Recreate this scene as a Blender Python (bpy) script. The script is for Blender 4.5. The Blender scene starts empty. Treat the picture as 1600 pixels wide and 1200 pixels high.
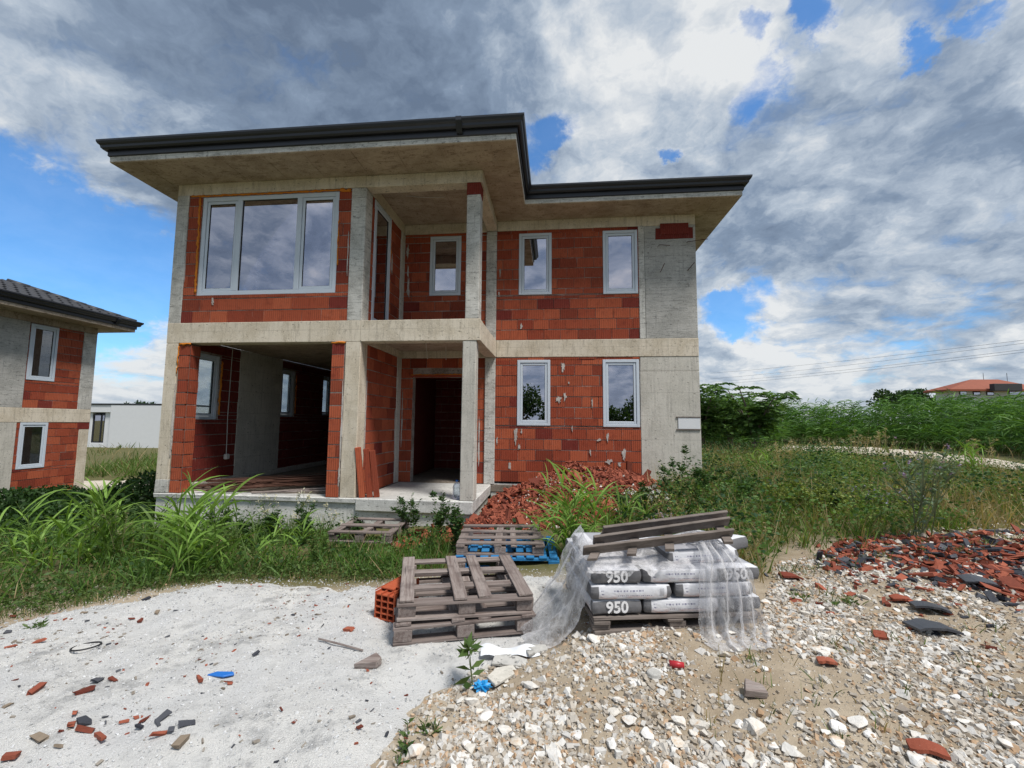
import bpy, bmesh, math, random
import numpy as np
from mathutils import Vector, Matrix
random.seed(7); rng = np.random.default_rng(11)
SC = bpy.context.scene
COL = SC.collection
PI = math.pi

# ------------------------------------------------------------------ camera, light, exposure
CAM = np.array([7.6436, -7.7242, 1.4096]); FPX = 676.18
_R = np.array([0.9950449, 0.0990681, 0.0084388]); _U = np.array([0.0002671, -0.0875376, 0.9961612]); _F = np.array([-0.0994265, 0.9912228, 0.0871303])
cd = bpy.data.cameras.new('camera'); cam = bpy.data.objects.new('camera', cd); COL.objects.link(cam)
cd.sensor_width = 36; cd.sensor_fit = 'HORIZONTAL'; cd.lens = FPX / 1600 * 36; cd.clip_start = 0.05; cd.clip_end = 2000
cam.matrix_world = Matrix(((_R[0], _U[0], -_F[0], CAM[0]), (_R[1], _U[1], -_F[1], CAM[1]), (_R[2], _U[2], -_F[2], CAM[2]), (0, 0, 0, 1)))
SC.camera = cam
SUN_EL, SUN_AZ = math.radians(60), math.radians(130)      # azimuth measured from +Y (behind the house) clockwise to +X: behind and to the right of the camera
SUN_STRENGTH, SUN_ANGLE, EXPOSURE, SKY_STRENGTH = 2.2, 13, 0.85, 0.10
sl = bpy.data.lights.new('sun', 'SUN'); sun = bpy.data.objects.new('sun', sl); COL.objects.link(sun)
sl.energy = SUN_STRENGTH; sl.angle = math.radians(SUN_ANGLE); sl.color = (1, .95, .88)
sd = Vector((math.sin(SUN_AZ) * math.cos(SUN_EL), math.cos(SUN_AZ) * math.cos(SUN_EL), math.sin(SUN_EL)))
sun.rotation_euler = sd.to_track_quat('Z', 'Y').to_euler(); sun.location = (20, -20, 30)
vs = SC.view_settings; vs.view_transform = 'Standard'; vs.look = 'None'; vs.exposure = EXPOSURE; vs.gamma = 1; vs.use_curve_mapping = False
SC.render.engine = 'CYCLES'; SC.cycles.use_denoising = True; SC.cycles.max_bounces = 7; SC.cycles.transparent_max_bounces = 12
SC.cycles.diffuse_bounces = 2; SC.cycles.sample_clamp_indirect = 8

def ray(u, v):
    r = _F + _R * (u - 800) / FPX + _U * (600 - v) / FPX
    return r / np.linalg.norm(r)
def on(u, v, ax, val):
    r = ray(u, v); return CAM + r * (val - CAM[ax]) / r[ax]

# ------------------------------------------------------------------ node helpers
class NT:
    def __init__(s, tree):
        s.t = tree; s.n = tree.nodes; s.l = tree.links
    def new(s, ty, **kw):
        n = s.n.new(ty)
        for k, v in kw.items(): setattr(n, k, v)
        return n
    def put(s, sock, val):
        if hasattr(val, 'is_output'): s.l.new(val, sock)
        elif isinstance(val, (tuple, list)) and len(val) == 3 and sock.type == 'RGBA': sock.default_value = (*val, 1)
        else: sock.default_value = val
    def math(s, op, a, b=0.0, c=None, clamp=False):
        n = s.new('ShaderNodeMath', operation=op, use_clamp=clamp); s.put(n.inputs[0], a); s.put(n.inputs[1], b)
        if c is not None: s.put(n.inputs[2], c)
        return n.outputs[0]
    def vmath(s, op, a, b=(0, 0, 0), out=0):
        n = s.new('ShaderNodeVectorMath', operation=op); s.put(n.inputs[0], a)
        if op == 'SCALE': s.put(n.inputs['Scale'], b)
        else: s.put(n.inputs[1], b)
        return n.outputs['Value'] if op in ('DOT_PRODUCT', 'LENGTH') else n.outputs[0]
    def noise(s, vec, scale, detail=4, rough=.55, dist=0):
        n = s.new('ShaderNodeTexNoise'); s.put(n.inputs['Vector'], vec); n.inputs['Scale'].default_value = scale
        n.inputs['Detail'].default_value = detail; n.inputs['Roughness'].default_value = rough; n.inputs['Distortion'].default_value = dist
        return n
    def mix(s, fac, a, b, bt='MIX'):
        n = s.new('ShaderNodeMix', data_type='RGBA', blend_type=bt); n.clamp_factor = True
        s.put(n.inputs[0], fac); s.put(n.inputs[6], a); s.put(n.inputs[7], b); return n.outputs[2]
    def ss(s, x, lo, hi, a=0.0, b=1.0):
        n = s.new('ShaderNodeMapRange', interpolation_type='SMOOTHSTEP'); s.put(n.inputs['Value'], x)
        n.inputs['From Min'].default_value = lo; n.inputs['From Max'].default_value = hi
        n.inputs['To Min'].default_value = a; n.inputs['To Max'].default_value = b; return n.outputs[0]
    def sep(s, v):
        n = s.new('ShaderNodeSeparateXYZ'); s.put(n.inputs[0], v); return n.outputs
    def comb(s, x, y, z):
        n = s.new('ShaderNodeCombineXYZ'); s.put(n.inputs[0], x); s.put(n.inputs[1], y); s.put(n.inputs[2], z); return n.outputs[0]
    def bump(s, h, strength=.4, dist=.02, normal=None):
        n = s.new('ShaderNodeBump'); n.inputs['Strength'].default_value = strength; n.inputs['Distance'].default_value = dist
        s.put(n.inputs['Height'], h)
        if normal is not None: s.put(n.inputs['Normal'], normal)
        return n.outputs[0]
    def pos(s): return s.new('ShaderNodeNewGeometry').outputs['Position']
    def obj(s): return s.new('ShaderNodeTexCoord').outputs['Object']
    def rnd(s): return s.new('ShaderNodeObjectInfo').outputs['Random']
    def attr(s, name): return s.new('ShaderNodeAttribute', attribute_name=name).outputs['Color']

def material(name):
    m = bpy.data.materials.new(name); m.use_nodes = True
    t = NT(m.node_tree); b = t.n['Principled BSDF']; return m, t, b
def finish(t, b, color, rough=.85, normal=None, spec=.3, metal=0):
    t.put(b.inputs['Base Color'], color); t.put(b.inputs['Roughness'], rough); b.inputs['Specular IOR Level'].default_value = spec
    b.inputs['Metallic'].default_value = metal
    if normal is not None: t.put(b.inputs['Normal'], normal)

# ------------------------------------------------------------------ sky: Nishita with procedural cloud layer, laid out in world directions
SKY_TINT = (.50, .85, 1.10)
world = bpy.data.worlds.new('World'); SC.world = world; world.use_nodes = True
def build_sky():
    t = NT(world.node_tree)
    bg = t.n['Background']; bg.inputs['Strength'].default_value = SKY_STRENGTH
    sk = t.new('ShaderNodeTexSky', sky_type='NISHITA'); sk.sun_disc = False
    sk.sun_elevation = SUN_EL; sk.sun_rotation = SUN_AZ; sk.altitude = 100; sk.ozone_density = 3.0; sk.dust_density = .6
    d = t.vmath('NORMALIZE', t.new('ShaderNodeTexCoord').outputs['Generated'])
    x, y, z = t.sep(d)
    zz = t.math('ADD', t.math('MAXIMUM', z, 0.0), .34)
    p = t.comb(t.math('DIVIDE', x, zz), t.math('DIVIDE', y, zz), 0.0)
    wc = t.vmath('SUBTRACT', t.noise(p, 2.2, 6, .6).outputs['Color'], (.5, .5, .5))
    pw = t.vmath('ADD', p, t.vmath('SCALE', wc, .30))
    dw = t.vmath('NORMALIZE', t.vmath('ADD', d, t.vmath('SCALE', t.vmath('SUBTRACT', t.noise(d, 6.0, 7, .65).outputs['Color'], (.5, .5, .5)), .20)))
    def amp(n, k): return t.math('MULTIPLY', t.math('SUBTRACT', n.outputs['Fac'], .5), k)
    big = amp(t.noise(pw, 2.0, 10, .60), 2.8)
    puff = amp(t.noise(t.vmath('ADD', pw, (7.3, 2.9, 4.0)), 5.5, 10, .60), 3.0)
    relief = t.math('SUBTRACT', puff, amp(t.noise(t.vmath('ADD', pw, (7.3 + .035, 2.9 - .045, 4.0)), 5.5, 10, .60), 3.0))
    relief2 = t.math('SUBTRACT', big, amp(t.noise(t.vmath('ADD', pw, (.08, -.10, 0)), 2.0, 10, .60), 2.8))
    soft = amp(t.noise(t.vmath('ADD', p, (13.1, 4.7, 2.0)), .8, 8, .58, .8), 2.0)
    def blobs(lst, start, warped=True):
        acc = start
        for u, v, r, wt in lst:
            c = ray(u, v); ang = r / FPX
            f = t.ss(t.vmath('DOT_PRODUCT', dw if warped else d, tuple(c)), math.cos(ang * 1.5), math.cos(ang * .1), 0, wt)
            acc = t.math('ADD', acc, f)
        return acc
    base = t.math('ADD', .62, t.math('ADD', t.math('MULTIPLY', big, .34), t.math('MULTIPLY', puff, .42)))
    cover = blobs([(60, 400, 84, -.52), (185, 420, 70, -.46), (0, 385, 70, -.4), (110, 540, 90, -.16), (-200, 430, 200, -.36),
                   (1160, 40, 15, -.34), (1185, 130, 28, -.40), (1440, 72, 13, -.40), (1525, 40, 12, -.34),
                   (838, 205, 34, -.50), (885, 180, 22, -.40), (1120, 500, 30, -.52), (1160, 490, 32, -.5), (1272, 8, 20, -.42), (1048, 238, 12, -.55), (1330, 575, 150, -.16)], base)
    cover = t.math('ADD', cover, t.ss(z, .0, .2, .22, 0))
    dens = t.ss(cover, .0, .50)
    lum = blobs([(360, 170, 320, -.28), (110, 280, 200, -.14), (620, 90, 190, -.14), (1240, 385, 200, -.42), (1420, 335, 140, -.22), (1110, 370, 100, -.20),
                 (1480, 400, 130, -.12), (1000, 230, 190, .24), (1330, 190, 250, .22), (1000, 60, 150, .14), (30, 130, 110, .34), (1250, 560, 230, .30), (1500, 500, 200, .20), (1560, 130, 160, .16), (150, 20, 100, .14),
                 (1140, 585, 110, .2), (230, 515, 120, .35), (150, 610, 160, .25), (50, 345, 60, .2), (1180, 215, 36, -.22)],
                t.math('ADD', .56, t.math('ADD', t.math('MULTIPLY', soft, .34), t.math('ADD', t.math('ADD', t.math('MULTIPLY', puff, .16), t.math('MULTIPLY', relief, .52)), t.math('ADD', t.math('MULTIPLY', big, .08), t.math('MULTIPLY', relief2, .42))))))
    lum = t.math('ADD', t.math('MULTIPLY', lum, .88), t.ss(cover, .25, .75, .14, 0))
    cr = t.new('ShaderNodeValToRGB'); e = cr.color_ramp.elements
    e[0].position = .0; e[0].color = (.80, 1.08, 1.55, 1); e[1].position = 1.0; e[1].color = (4.5, 4.6, 4.65, 1)
    q = e.new(.36); q.color = (1.35, 1.75, 2.35, 1); q = e.new(.66); q.color = (2.6, 3.0, 3.5, 1)
    t.put(cr.inputs[0], lum)
    blue = t.mix(1.0, sk.outputs[0], SKY_TINT, 'MULTIPLY')
    ccol = t.mix(t.math('MULTIPLY', t.ss(z, .0, .16, 1, 0), .30), cr.outputs[0], (3.4, 3.6, 3.9))
    t.put(bg.inputs['Color'], t.mix(t.math('ADD', .07, t.math('MULTIPLY', dens, .91)), blue, ccol))
build_sky()

# ------------------------------------------------------------------ numeric noise, terrain
def _h(ix, iy, s):
    n = np.sin(ix * 127.1 + iy * 311.7 + s * 74.7) * 43758.5453; return n - np.floor(n)
def vnoise(x, y, s=0):
    ix, iy = np.floor(x), np.floor(y); fx, fy = x - ix, y - iy; fx = fx * fx * (3 - 2 * fx); fy = fy * fy * (3 - 2 * fy)
    a, b, c, d = _h(ix, iy, s), _h(ix + 1, iy, s), _h(ix, iy + 1, s), _h(ix + 1, iy + 1, s)
    return a + (b - a) * fx + (c - a) * fy + (a - b - c + d) * fx * fy
def fbm(x, y, s=0, o=4):
    r, a = 0, .5
    for i in range(o): r = r + a * (vnoise(x, y, s + i) - .5); x, y, a = x * 2.03, y * 2.03, a * .5
    return r
def smooth(x, a, b):
    t_ = np.clip((x - a) / (b - a), 0, 1); return t_ * t_ * (3 - 2 * t_)
_ctl = []
for u, v, z in [(100, 1190, -.34), (640, 1190, -.28), (1000, 1190, -.2), (1550, 1190, -.12), (612, 1030, -.33), (833, 1000, -.30), (400, 905, -.42), (0, 975, -.45),
                (720, 890, -.30), (925, 990, -.12), (1185, 975, -.08), (1300, 850, .02), (1600, 850, .05), (1600, 770, .14), (1400, 790, .1), (1250, 705, .22), (1600, 742, .16), (1400, 718, .2)]:
    p = on(u, v, 2, z); _ctl.append((p[0], p[1], z))
_ctl += [(0, -.1, -.72), (2, -.1, -.62), (4, -.1, -.56), (6.2, -.1, -.42), (8, 1.9, -.1), (10.8, 2.1, .15), (10.8, 5, .2), (12, 9, .25), (10.8, 11, .2), (-.3, 4, -.8), (-2, 9, -.85),
         (-7, 4.5, -1.5), (-4, 0, -1.1), (-4, -3, -.8), (-9, -4, -1.1), (5, 3, -.4), (5, 9, -.4), (0, -5, -.5), (7.6, -8, -.3), (12, -8, -.1), (0, -9, -.5), (16, -3, .1), (20, 5, .2), (18, 14, .2),
         (-8, 14, -1.0), (-14, 9, -1.4), (-12, 22, -.9), (8, 25, .1), (25, 20, .1), (-25, 0, -1.4), (30, -10, 0), (8, -20, -.4), (-10, -18, -.7), (40, 30, .2), (-30, 30, -1), (10, 45, .1)]
_ctl = np.array(_ctl)
def _tps(r2): return np.where(r2 > 1e-9, r2 * np.log(np.maximum(r2, 1e-9)) * .5, 0)
_n = len(_ctl); _A = np.zeros((_n + 3, _n + 3)); _d = ((_ctl[:, None, :2] - _ctl[None, :, :2]) ** 2).sum(-1)
_A[:_n, :_n] = _tps(_d) + np.eye(_n) * .12; _A[:_n, _n] = 1; _A[:_n, _n + 1:] = _ctl[:, :2]; _A[_n, :_n] = 1; _A[_n + 1:, :_n] = _ctl[:, :2].T
_w = np.linalg.solve(_A, np.r_[_ctl[:, 2], 0, 0, 0])
def H0(x, y):
    x, y = np.asarray(x, float), np.asarray(y, float); sh = np.broadcast(x, y).shape
    xf, yf = np.broadcast_to(x, sh).ravel(), np.broadcast_to(y, sh).ravel()
    xc, yc = np.clip(xf, -30, 40), np.clip(yf, -20, 45)
    z = _w[_n] + _w[_n + 1] * xc + _w[_n + 2] * yc
    for i in range(_n): z = z + _w[i] * _tps((xc - _ctl[i, 0]) ** 2 + (yc - _ctl[i, 1]) ** 2)
    return z.reshape(sh)
def H(x, y):
    x, y = np.asarray(x, float), np.asarray(y, float)
    z = H0(x, y)
    far = smooth(np.hypot(x - 7, y), 14, 40)
    z = z + fbm(x * .9, y * .9, 3) * .10 + fbm(x * 5, y * 5, 9) * .03 * (1 - far)
    # rubble mound against the right wing, tile heap on the right
    r = np.hypot((x - 8.1) / 2.3, (y - 1.55) / 2.4); z = z + .55 * smooth(1 - r, 0, 1) * (1 + .5 * fbm(x * 3, y * 3, 21))
    r = np.hypot((x - 6.7) / 1.0, (y + .3) / 1.1); z = z + .16 * smooth(1 - r, 0, 1)
    r = np.hypot((x - 13) / 2.6, (y + 2.2) / .9); z = z + .12 * smooth(1 - r, 0, 1)
    return z
def ground_hit(u, v):
    r = ray(u, v); a, b = .5, 1.0
    f = lambda t_: CAM[2] + r[2] * t_ - float(H(CAM[0] + r[0] * t_, CAM[1] + r[1] * t_))
    while f(b) > 0 and b < 80: a, b = b, b * 1.06
    for _ in range(30):
        m_ = (a + b) / 2
        if f(m_) > 0: a = m_
        else: b = m_
    p = CAM + r * b; return np.array([p[0], p[1], float(H(p[0], p[1]))])
def gxy(u, v): return ground_hit(u, v)[:2]

# ------------------------------------------------------------------ mesh helpers
def link(name, me, m=None, parent=None):
    o = bpy.data.objects.new(name, me); COL.objects.link(o)
    if m is not None:
        for x in (m if isinstance(m, (list, tuple)) else [m]): me.materials.append(x)
    if parent is not None:
        o.parent = parent; o.matrix_parent_inverse = Matrix.Translation(-Vector(parent.location)) if parent.type == 'EMPTY' and not any(parent.rotation_euler) else parent.matrix_basis.inverted()
    return o
def tag(o, label=None, cat=None, group=None, kind=None):
    if label: o['label'] = label
    if cat: o['category'] = cat
    if group: o['group'] = group
    if kind: o['kind'] = kind
    return o
def thing(name, label, cat, loc=(0, 0, 0), group=None, rz=0):
    o = bpy.data.objects.new(name, None); COL.objects.link(o); o.location = loc; o.rotation_euler = (0, 0, rz); o.empty_display_size = .2
    return tag(o, label, cat, group)
def npmesh(name, V, F, col=None, smooth_=False):
    """V (n,3), F (m,k) one face size"""
    V = np.ascontiguousarray(V, np.float32).reshape(-1, 3); F = np.ascontiguousarray(F, np.int32); k = F.shape[1]
    me = bpy.data.meshes.new(name); me.vertices.add(len(V)); me.vertices.foreach_set('co', V.ravel())
    me.loops.add(F.size); me.loops.foreach_set('vertex_index', F.ravel())
    me.polygons.add(len(F)); me.polygons.foreach_set('loop_start', np.arange(0, F.size, k, dtype=np.int32))
    me.polygons.foreach_set('use_smooth', np.full(len(F), bool(smooth_)))
    if col is not None:
        a = me.attributes.new('Col', 'FLOAT_COLOR', 'POINT'); c = np.ones((len(V), 4), np.float32); c[:, :3] = col; a.data.foreach_set('color', c.ravel())
    me.update(calc_edges=True); me.validate(); return me
class MB:
    def __init__(s): s.v = []; s.f = []; s.mi = []; s.cur = 0
    def add(s, vs_, fs):
        n = len(s.v); s.v += [tuple(map(float, q)) for q in vs_]; s.f += [tuple(i + n for i in f) for f in fs]; s.mi += [s.cur] * len(fs); return s
    def box(s, x0, x1, y0, y1, z0, z1):
        return s.add([(x0, y0, z0), (x1, y0, z0), (x1, y1, z0), (x0, y1, z0), (x0, y0, z1), (x1, y0, z1), (x1, y1, z1), (x0, y1, z1)],
                     [(3, 2, 1, 0), (4, 5, 6, 7), (0, 1, 5, 4), (1, 2, 6, 5), (2, 3, 7, 6), (3, 0, 4, 7)])
    def obox(s, c, ax, ay, az):
        c, ax, ay, az = map(np.asarray, (c, ax, ay, az))
        q = [c + i * ax + j * ay + k * az for k in (-1, 1) for i, j in ((-1, -1), (1, -1), (1, 1), (-1, 1))]
        return s.add(q, [(3, 2, 1, 0), (4, 5, 6, 7), (0, 1, 5, 4), (1, 2, 6, 5), (2, 3, 7, 6), (3, 0, 4, 7)])
    def prism(s, poly, fn):
        """poly: 2-D outline; fn(a,b,t) -> xyz for t in 0,1"""
        n = len(poly); q = [fn(a, b, t_) for t_ in (0, 1) for a, b in poly]
        return s.add(q, [tuple(range(n))[::-1], tuple(range(n, 2 * n))] + [(i, (i + 1) % n, (i + 1) % n + n, i + n) for i in range(n)])
    def tube(s, pts, r, n=6):
        pts = [np.asarray(p, float) for p in pts]; rings = []
        for i, p in enumerate(pts):
            d = pts[min(i + 1, len(pts) - 1)] - pts[max(i - 1, 0)]; d /= np.linalg.norm(d) + 1e-12
            a = np.cross(d, (0, 0, 1) if abs(d[2]) < .9 else (1, 0, 0)); a /= np.linalg.norm(a); b = np.cross(d, a)
            rr = r[i] if isinstance(r, (list, tuple, np.ndarray)) else r
            rings.append([p + rr * (math.cos(2 * PI * k / n) * a + math.sin(2 * PI * k / n) * b) for k in range(n)])
        vs_ = [q for g in rings for q in g]; fs = [tuple(range(n)), tuple(range(len(vs_) - n, len(vs_)))[::-1]]
        for i in range(len(rings) - 1):
            for k in range(n): fs.append((i * n + k, i * n + (k + 1) % n, (i + 1) * n + (k + 1) % n, (i + 1) * n + k)[::-1])
        return s.add(vs_, fs)
    def build(s, name, m=None, parent=None, bevel=0, smooth_=False, jitter=0):
        me = bpy.data.meshes.new(name)
        vv = s.v if not jitter else [tuple(c + random.uniform(-jitter, jitter) for c in q) for q in s.v]
        me.from_pydata(vv, [], s.f)
        if any(s.mi): me.polygons.foreach_set('material_index', s.mi)
        bm = bmesh.new(); bm.from_mesh(me)
        bmesh.ops.recalc_face_normals(bm, faces=bm.faces)
        if bevel: bmesh.ops.bevel(bm, geom=bm.edges[:], offset=bevel, segments=1, affect='EDGES', profile=.5)
        bm.to_mesh(me); bm.free()
        if smooth_: me.polygons.foreach_set('use_smooth', [True] * len(me.polygons))
        return link(name, me, m, parent)
def boxpart(name, m, parent, x0, x1, y0, y1, z0, z1, bevel=.006, jitter=0): return MB().box(x0, x1, y0, y1, z0, z1).build(name, m, parent, bevel, jitter=jitter)
def dup(o, parent=None):
    c = o.copy(); COL.objects.link(c)
    if parent is not None: c.parent = parent
    for ch in o.children: dup(ch, c)
    return c
def unit(a): a = np.asarray(a, float); return a / (np.linalg.norm(a, axis=-1, keepdims=True) + 1e-12)
def blades(base, dirs, L, W, bend, segs=4, prof=None, flat=None):
    """ribbons: base (n,3), dirs (n,3) unit, L,W,bend (n,) -> V, F, index of blade per vertex"""
    n = len(base); tt = np.linspace(0, 1, segs + 1); pr = prof if prof is not None else np.array([.55, 1, .85, .55, .03])[:segs + 1] if segs == 4 else np.maximum(1 - tt ** 1.6, .03)
    side = unit(np.cross(dirs, rng.normal(size=(n, 3)) if flat is None else flat))
    hor = dirs.copy(); hor[:, 2] = 0; hor = unit(hor)
    P = base[:, None] + dirs[:, None] * (L[:, None, None] * tt[None, :, None])
    P = P + hor[:, None] * (bend * L * .45)[:, None, None] * (tt ** 2)[None, :, None]
    P[:, :, 2] -= (bend * L)[:, None] * (tt ** 2.3)[None]
    off = side[:, None] * (W[:, None] * pr[None])[:, :, None] * .5
    V = np.stack([P - off, P + off], 2).reshape(-1, 3)
    i = (np.arange(n) * (segs + 1) * 2)[:, None] + (np.arange(segs) * 2)[None]
    F = np.stack([i, i + 1, i + 3, i + 2], -1).reshape(-1, 4)
    return V, F, np.repeat(np.arange(n), (segs + 1) * 2)
def leafq(c, d, L, W, fold=.25):
    """folded diamond leaves: 2 quads would be heavy; one bent quad each"""
    n = len(c); side = unit(np.cross(d, rng.normal(size=(n, 3)))); nrm = np.cross(side, d)
    a = c; b = c + d * (L * .45)[:, None] + side * (W * .5)[:, None] + nrm * (W * fold)[:, None]; e = c + d * L[:, None]; f = c + d * (L * .45)[:, None] - side * (W * .5)[:, None] + nrm * (W * fold)[:, None]
    V = np.stack([a, b, e, f], 1).reshape(-1, 3); i = np.arange(n)[:, None] * 4
    return V, np.concatenate([i, i + 1, i + 2, i + 3], 1), np.repeat(np.arange(n), 4)
def joinm(parts):
    V, F, C, o = [], [], [], 0
    for v, f, c in parts: V.append(v); F.append(f + o); C.append(c); o += len(v)
    return np.concatenate(V), np.concatenate(F), np.concatenate(C)
def tint(c1, c2, n, p=1.0):
    t_ = rng.random(n)[:, None] ** p; return np.array(c1) * (1 - t_) + np.array(c2) * t_
def inpoly(x, y, P):
    ins = np.zeros(np.shape(x), bool); j = len(P) - 1
    for i in range(len(P)):
        xi, yi = P[i]; xj, yj = P[j]
        ins ^= ((yi > y) != (yj > y)) & (x < (xj - xi) * (y - yi) / (yj - yi + 1e-12) + xi); j = i
    return ins
def sdist(x, y, P):
    d = np.full(np.shape(x), 1e9); j = len(P) - 1
    for i in range(len(P)):
        ax, ay = P[j]; bx, by = P[i]; ex, ey = bx - ax, by - ay
        t_ = np.clip(((x - ax) * ex + (y - ay) * ey) / (ex * ex + ey * ey + 1e-12), 0, 1)
        d = np.minimum(d, np.hypot(x - ax - t_ * ex, y - ay - t_ * ey)); j = i
    return np.where(inpoly(x, y, P), d, -d)
def scatter(P, n, keep=None):
    P = np.array(P); lo, hi = P.min(0), P.max(0); out = np.zeros((0, 2)); tries = 0
    while len(out) < n and tries < 60:
        q = lo + rng.random((n * 3, 2)) * (hi - lo); q = q[inpoly(q[:, 0], q[:, 1], P)]
        if keep is not None: q = q[rng.random(len(q)) < keep(q[:, 0], q[:, 1])]
        out = np.r_[out, q]; tries += 1
    return out[:n]
def pxpoly(L): return [tuple(gxy(u, v)) for u, v in L]
def rotm(n):
    q = unit(rng.normal(size=(n, 4))); w, x, y, z = q.T
    return np.stack([1 - 2 * (y * y + z * z), 2 * (x * y - z * w), 2 * (x * z + y * w), 2 * (x * y + z * w), 1 - 2 * (x * x + z * z), 2 * (y * z - x * w), 2 * (x * z - y * w), 2 * (y * z + x * w), 1 - 2 * (x * x + y * y)], -1).reshape(n, 3, 3)
# ------------------------------------------------------------------ materials
def concrete(name, c1, c2, dark, streak=(2, 2, 9), stain=.5, bs=.35):
    m, t, b = material(name); p = t.pos(); x, y, z = t.sep(p)
    n1 = t.noise(p, 1.9, 8, .68, .4).outputs['Fac']; n2 = t.noise(t.vmath('MULTIPLY', p, streak), 3.0, 7, .72, .3).outputs['Fac']; n3 = t.noise(p, 42, 4, .65).outputs['Fac']; n4 = t.noise(p, .7, 5, .6, .8).outputs['Fac']
    c = t.mix(t.ss(n1, .38, .60), c1, c2); c = t.mix(t.math('MULTIPLY', t.ss(n2, .50, .66), stain), c, dark)
    c = t.mix(t.math('MULTIPLY', t.ss(n4, .52, .66), .45), c, tuple(.55 * q + .45 * w for q, w in zip(dark, c1)))
    drip = t.noise(t.vmath('MULTIPLY', p, (16, 16, .55)), 1.0, 5, .7).outputs['Fac']; c = t.mix(t.math('MULTIPLY', t.math('MULTIPLY', t.ss(drip, .54, .66), t.ss(n1, .42, .6)), .5), c, dark)
    pits = t.noise(t.vmath('MULTIPLY', p, (1, 1, 1.6)), 15, 3, .6).outputs['Fac']; pm = t.ss(pits, .62, .68); c = t.mix(t.math('MULTIPLY', pm, .7), c, tuple(q * .5 for q in dark))
    c = t.mix(t.math('MULTIPLY', t.ss(n3, .42, .62), .35), c, tuple(min(1, q * 1.18) for q in c2))
    bd = t.math('FRACT', t.math('MULTIPLY', z, 1 / .52)); bl = t.math('MULTIPLY', t.math('LESS_THAN', bd, .02), t.ss(n1, .4, .5)); c = t.mix(t.math('MULTIPLY', bl, .35), c, dark)
    h = t.math('ADD', t.math('MULTIPLY', n2, .6), t.math('MULTIPLY', n3, .5)); h = t.math('SUBTRACT', h, t.math('MULTIPLY', pm, .6))
    finish(t, b, c, .93, t.bump(h, bs * 1.4, .015), .15); return m
M = {}
M['beam'] = concrete('cast_concrete', (.545, .475, .37), (.69, .62, .515), (.27, .23, .175), (5, 5, .7), .55)
M['column'] = concrete('rough_concrete', (.40, .39, .36), (.62, .61, .575), (.17, .165, .155), (1.2, 1.2, 7), .8, .5)
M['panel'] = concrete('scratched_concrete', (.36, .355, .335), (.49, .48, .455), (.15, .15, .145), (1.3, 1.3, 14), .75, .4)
M['wall_conc'] = concrete('wall_concrete', (.50, .48, .43), (.60, .575, .52), (.24, .23, .21), (8, 8, .6), .45)
M['soffit'] = concrete('shaded_soffit_concrete', (.34, .27, .205), (.47, .385, .30), (.15, .105, .075), (1.1, 3.5, 3), .75)  # browner than the beams: shade of the underside put into the colour
M['found'] = concrete('foundation_concrete', (.52, .52, .50), (.66, .66, .64), (.25, .25, .24), (1, 1, 3.5), .6)
M['mortar'] = concrete('mortar', (.40, .375, .35), (.56, .53, .50), (.26, .22, .2), (3, 3, 3), .4, .5)
M['joint'] = concrete('joint_mortar', (.19, .15, .13), (.40, .35, .32), (.12, .07, .055), (4, 4, 9), .6, .6)
def clay(name, c1, c2, dark, groove=True):
    m, t, b = material(name); p = t.pos(); r = t.rnd(); x, y, z = t.sep(p)
    n = t.noise(p, 7, 5, .6).outputs['Fac']; nf = t.noise(p, 60, 3, .6).outputs['Fac']
    c = t.mix(r, c1, c2); c = t.mix(t.math('MULTIPLY', t.ss(t.math('FRACT', t.math('MULTIPLY', r, 7.31)), .8, .95), .55), c, dark)
    c = t.mix(t.math('MULTIPLY', t.ss(n, .5, .75), .5), c, dark)
    c = t.mix(t.math('MULTIPLY', t.ss(nf, .60, .75), .28), c, (.52, .34, .26))
    dust = t.noise(t.vmath('MULTIPLY', p, (6, 6, 1.5)), 3, 4, .7).outputs['Fac']; c = t.mix(t.math('MULTIPLY', t.ss(dust, .6, .8), .3), c, (.5, .38, .32))
    nrm = None
    if groove:
        g = t.math('SINE', t.math('MULTIPLY', t.math('ADD', x, y), 2 * PI / .042)); g = t.math('MULTIPLY', t.math('ADD', g, 1), .5)
        c = t.mix(t.math('MULTIPLY', t.ss(g, .0, .35, 1, 0), .28), c, dark)
        nrm = t.bump(t.math('ADD', t.ss(g, .0, .5), t.math('MULTIPLY', nf, .35)), .55, .008)
    else: nrm = t.bump(t.math('ADD', n, t.math('MULTIPLY', nf, .5)), .4, .01)
    finish(t, b, c, .88, nrm, .2); return m
M['brick'] = clay('fired_clay', (.29, .056, .029), (.47, .118, .056), (.14, .028, .018))
M['brick_dark'] = clay('burnt_shaded_clay', (.17, .028, .022), (.22, .04, .028), (.10, .015, .012))  # dark red bricks; also paints shade onto the interior walls
M['shard'] = clay('broken_clay', (.24, .06, .035), (.36, .11, .065), (.14, .03, .02), False)
def plain(name, c, rough=.6, var=.12, nscale=12, spec=.4, metal=0, bump=.08, rand=0):
    m, t, b = material(name); n = t.noise(t.pos(), nscale, 5, .6).outputs['Fac']
    col = t.mix(n, tuple(x * (1 - var) for x in c), tuple(min(1, x * (1 + var)) for x in c))
    if rand: col = t.mix(t.math('MULTIPLY', t.rnd(), rand), col, tuple(x * .45 for x in c))
    finish(t, b, col, rough, t.bump(n, bump, .01), spec, metal); return m
M['pvc'] = plain('white_window_plastic', (.60, .67, .76), .35, .05, 6, .4, 0, .02)
M['seal'] = plain('black_rubber', (.015, .015, .018), .6)
M['gutter'] = plain('anthracite_metal', (.022, .024, .032), .38, .15, 4, .5, 0, .03)
M['rooftile'] = plain('anthracite_roof_tile', (.045, .047, .055), .5, .25, 9, .4, 0, .1, .4)
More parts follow.
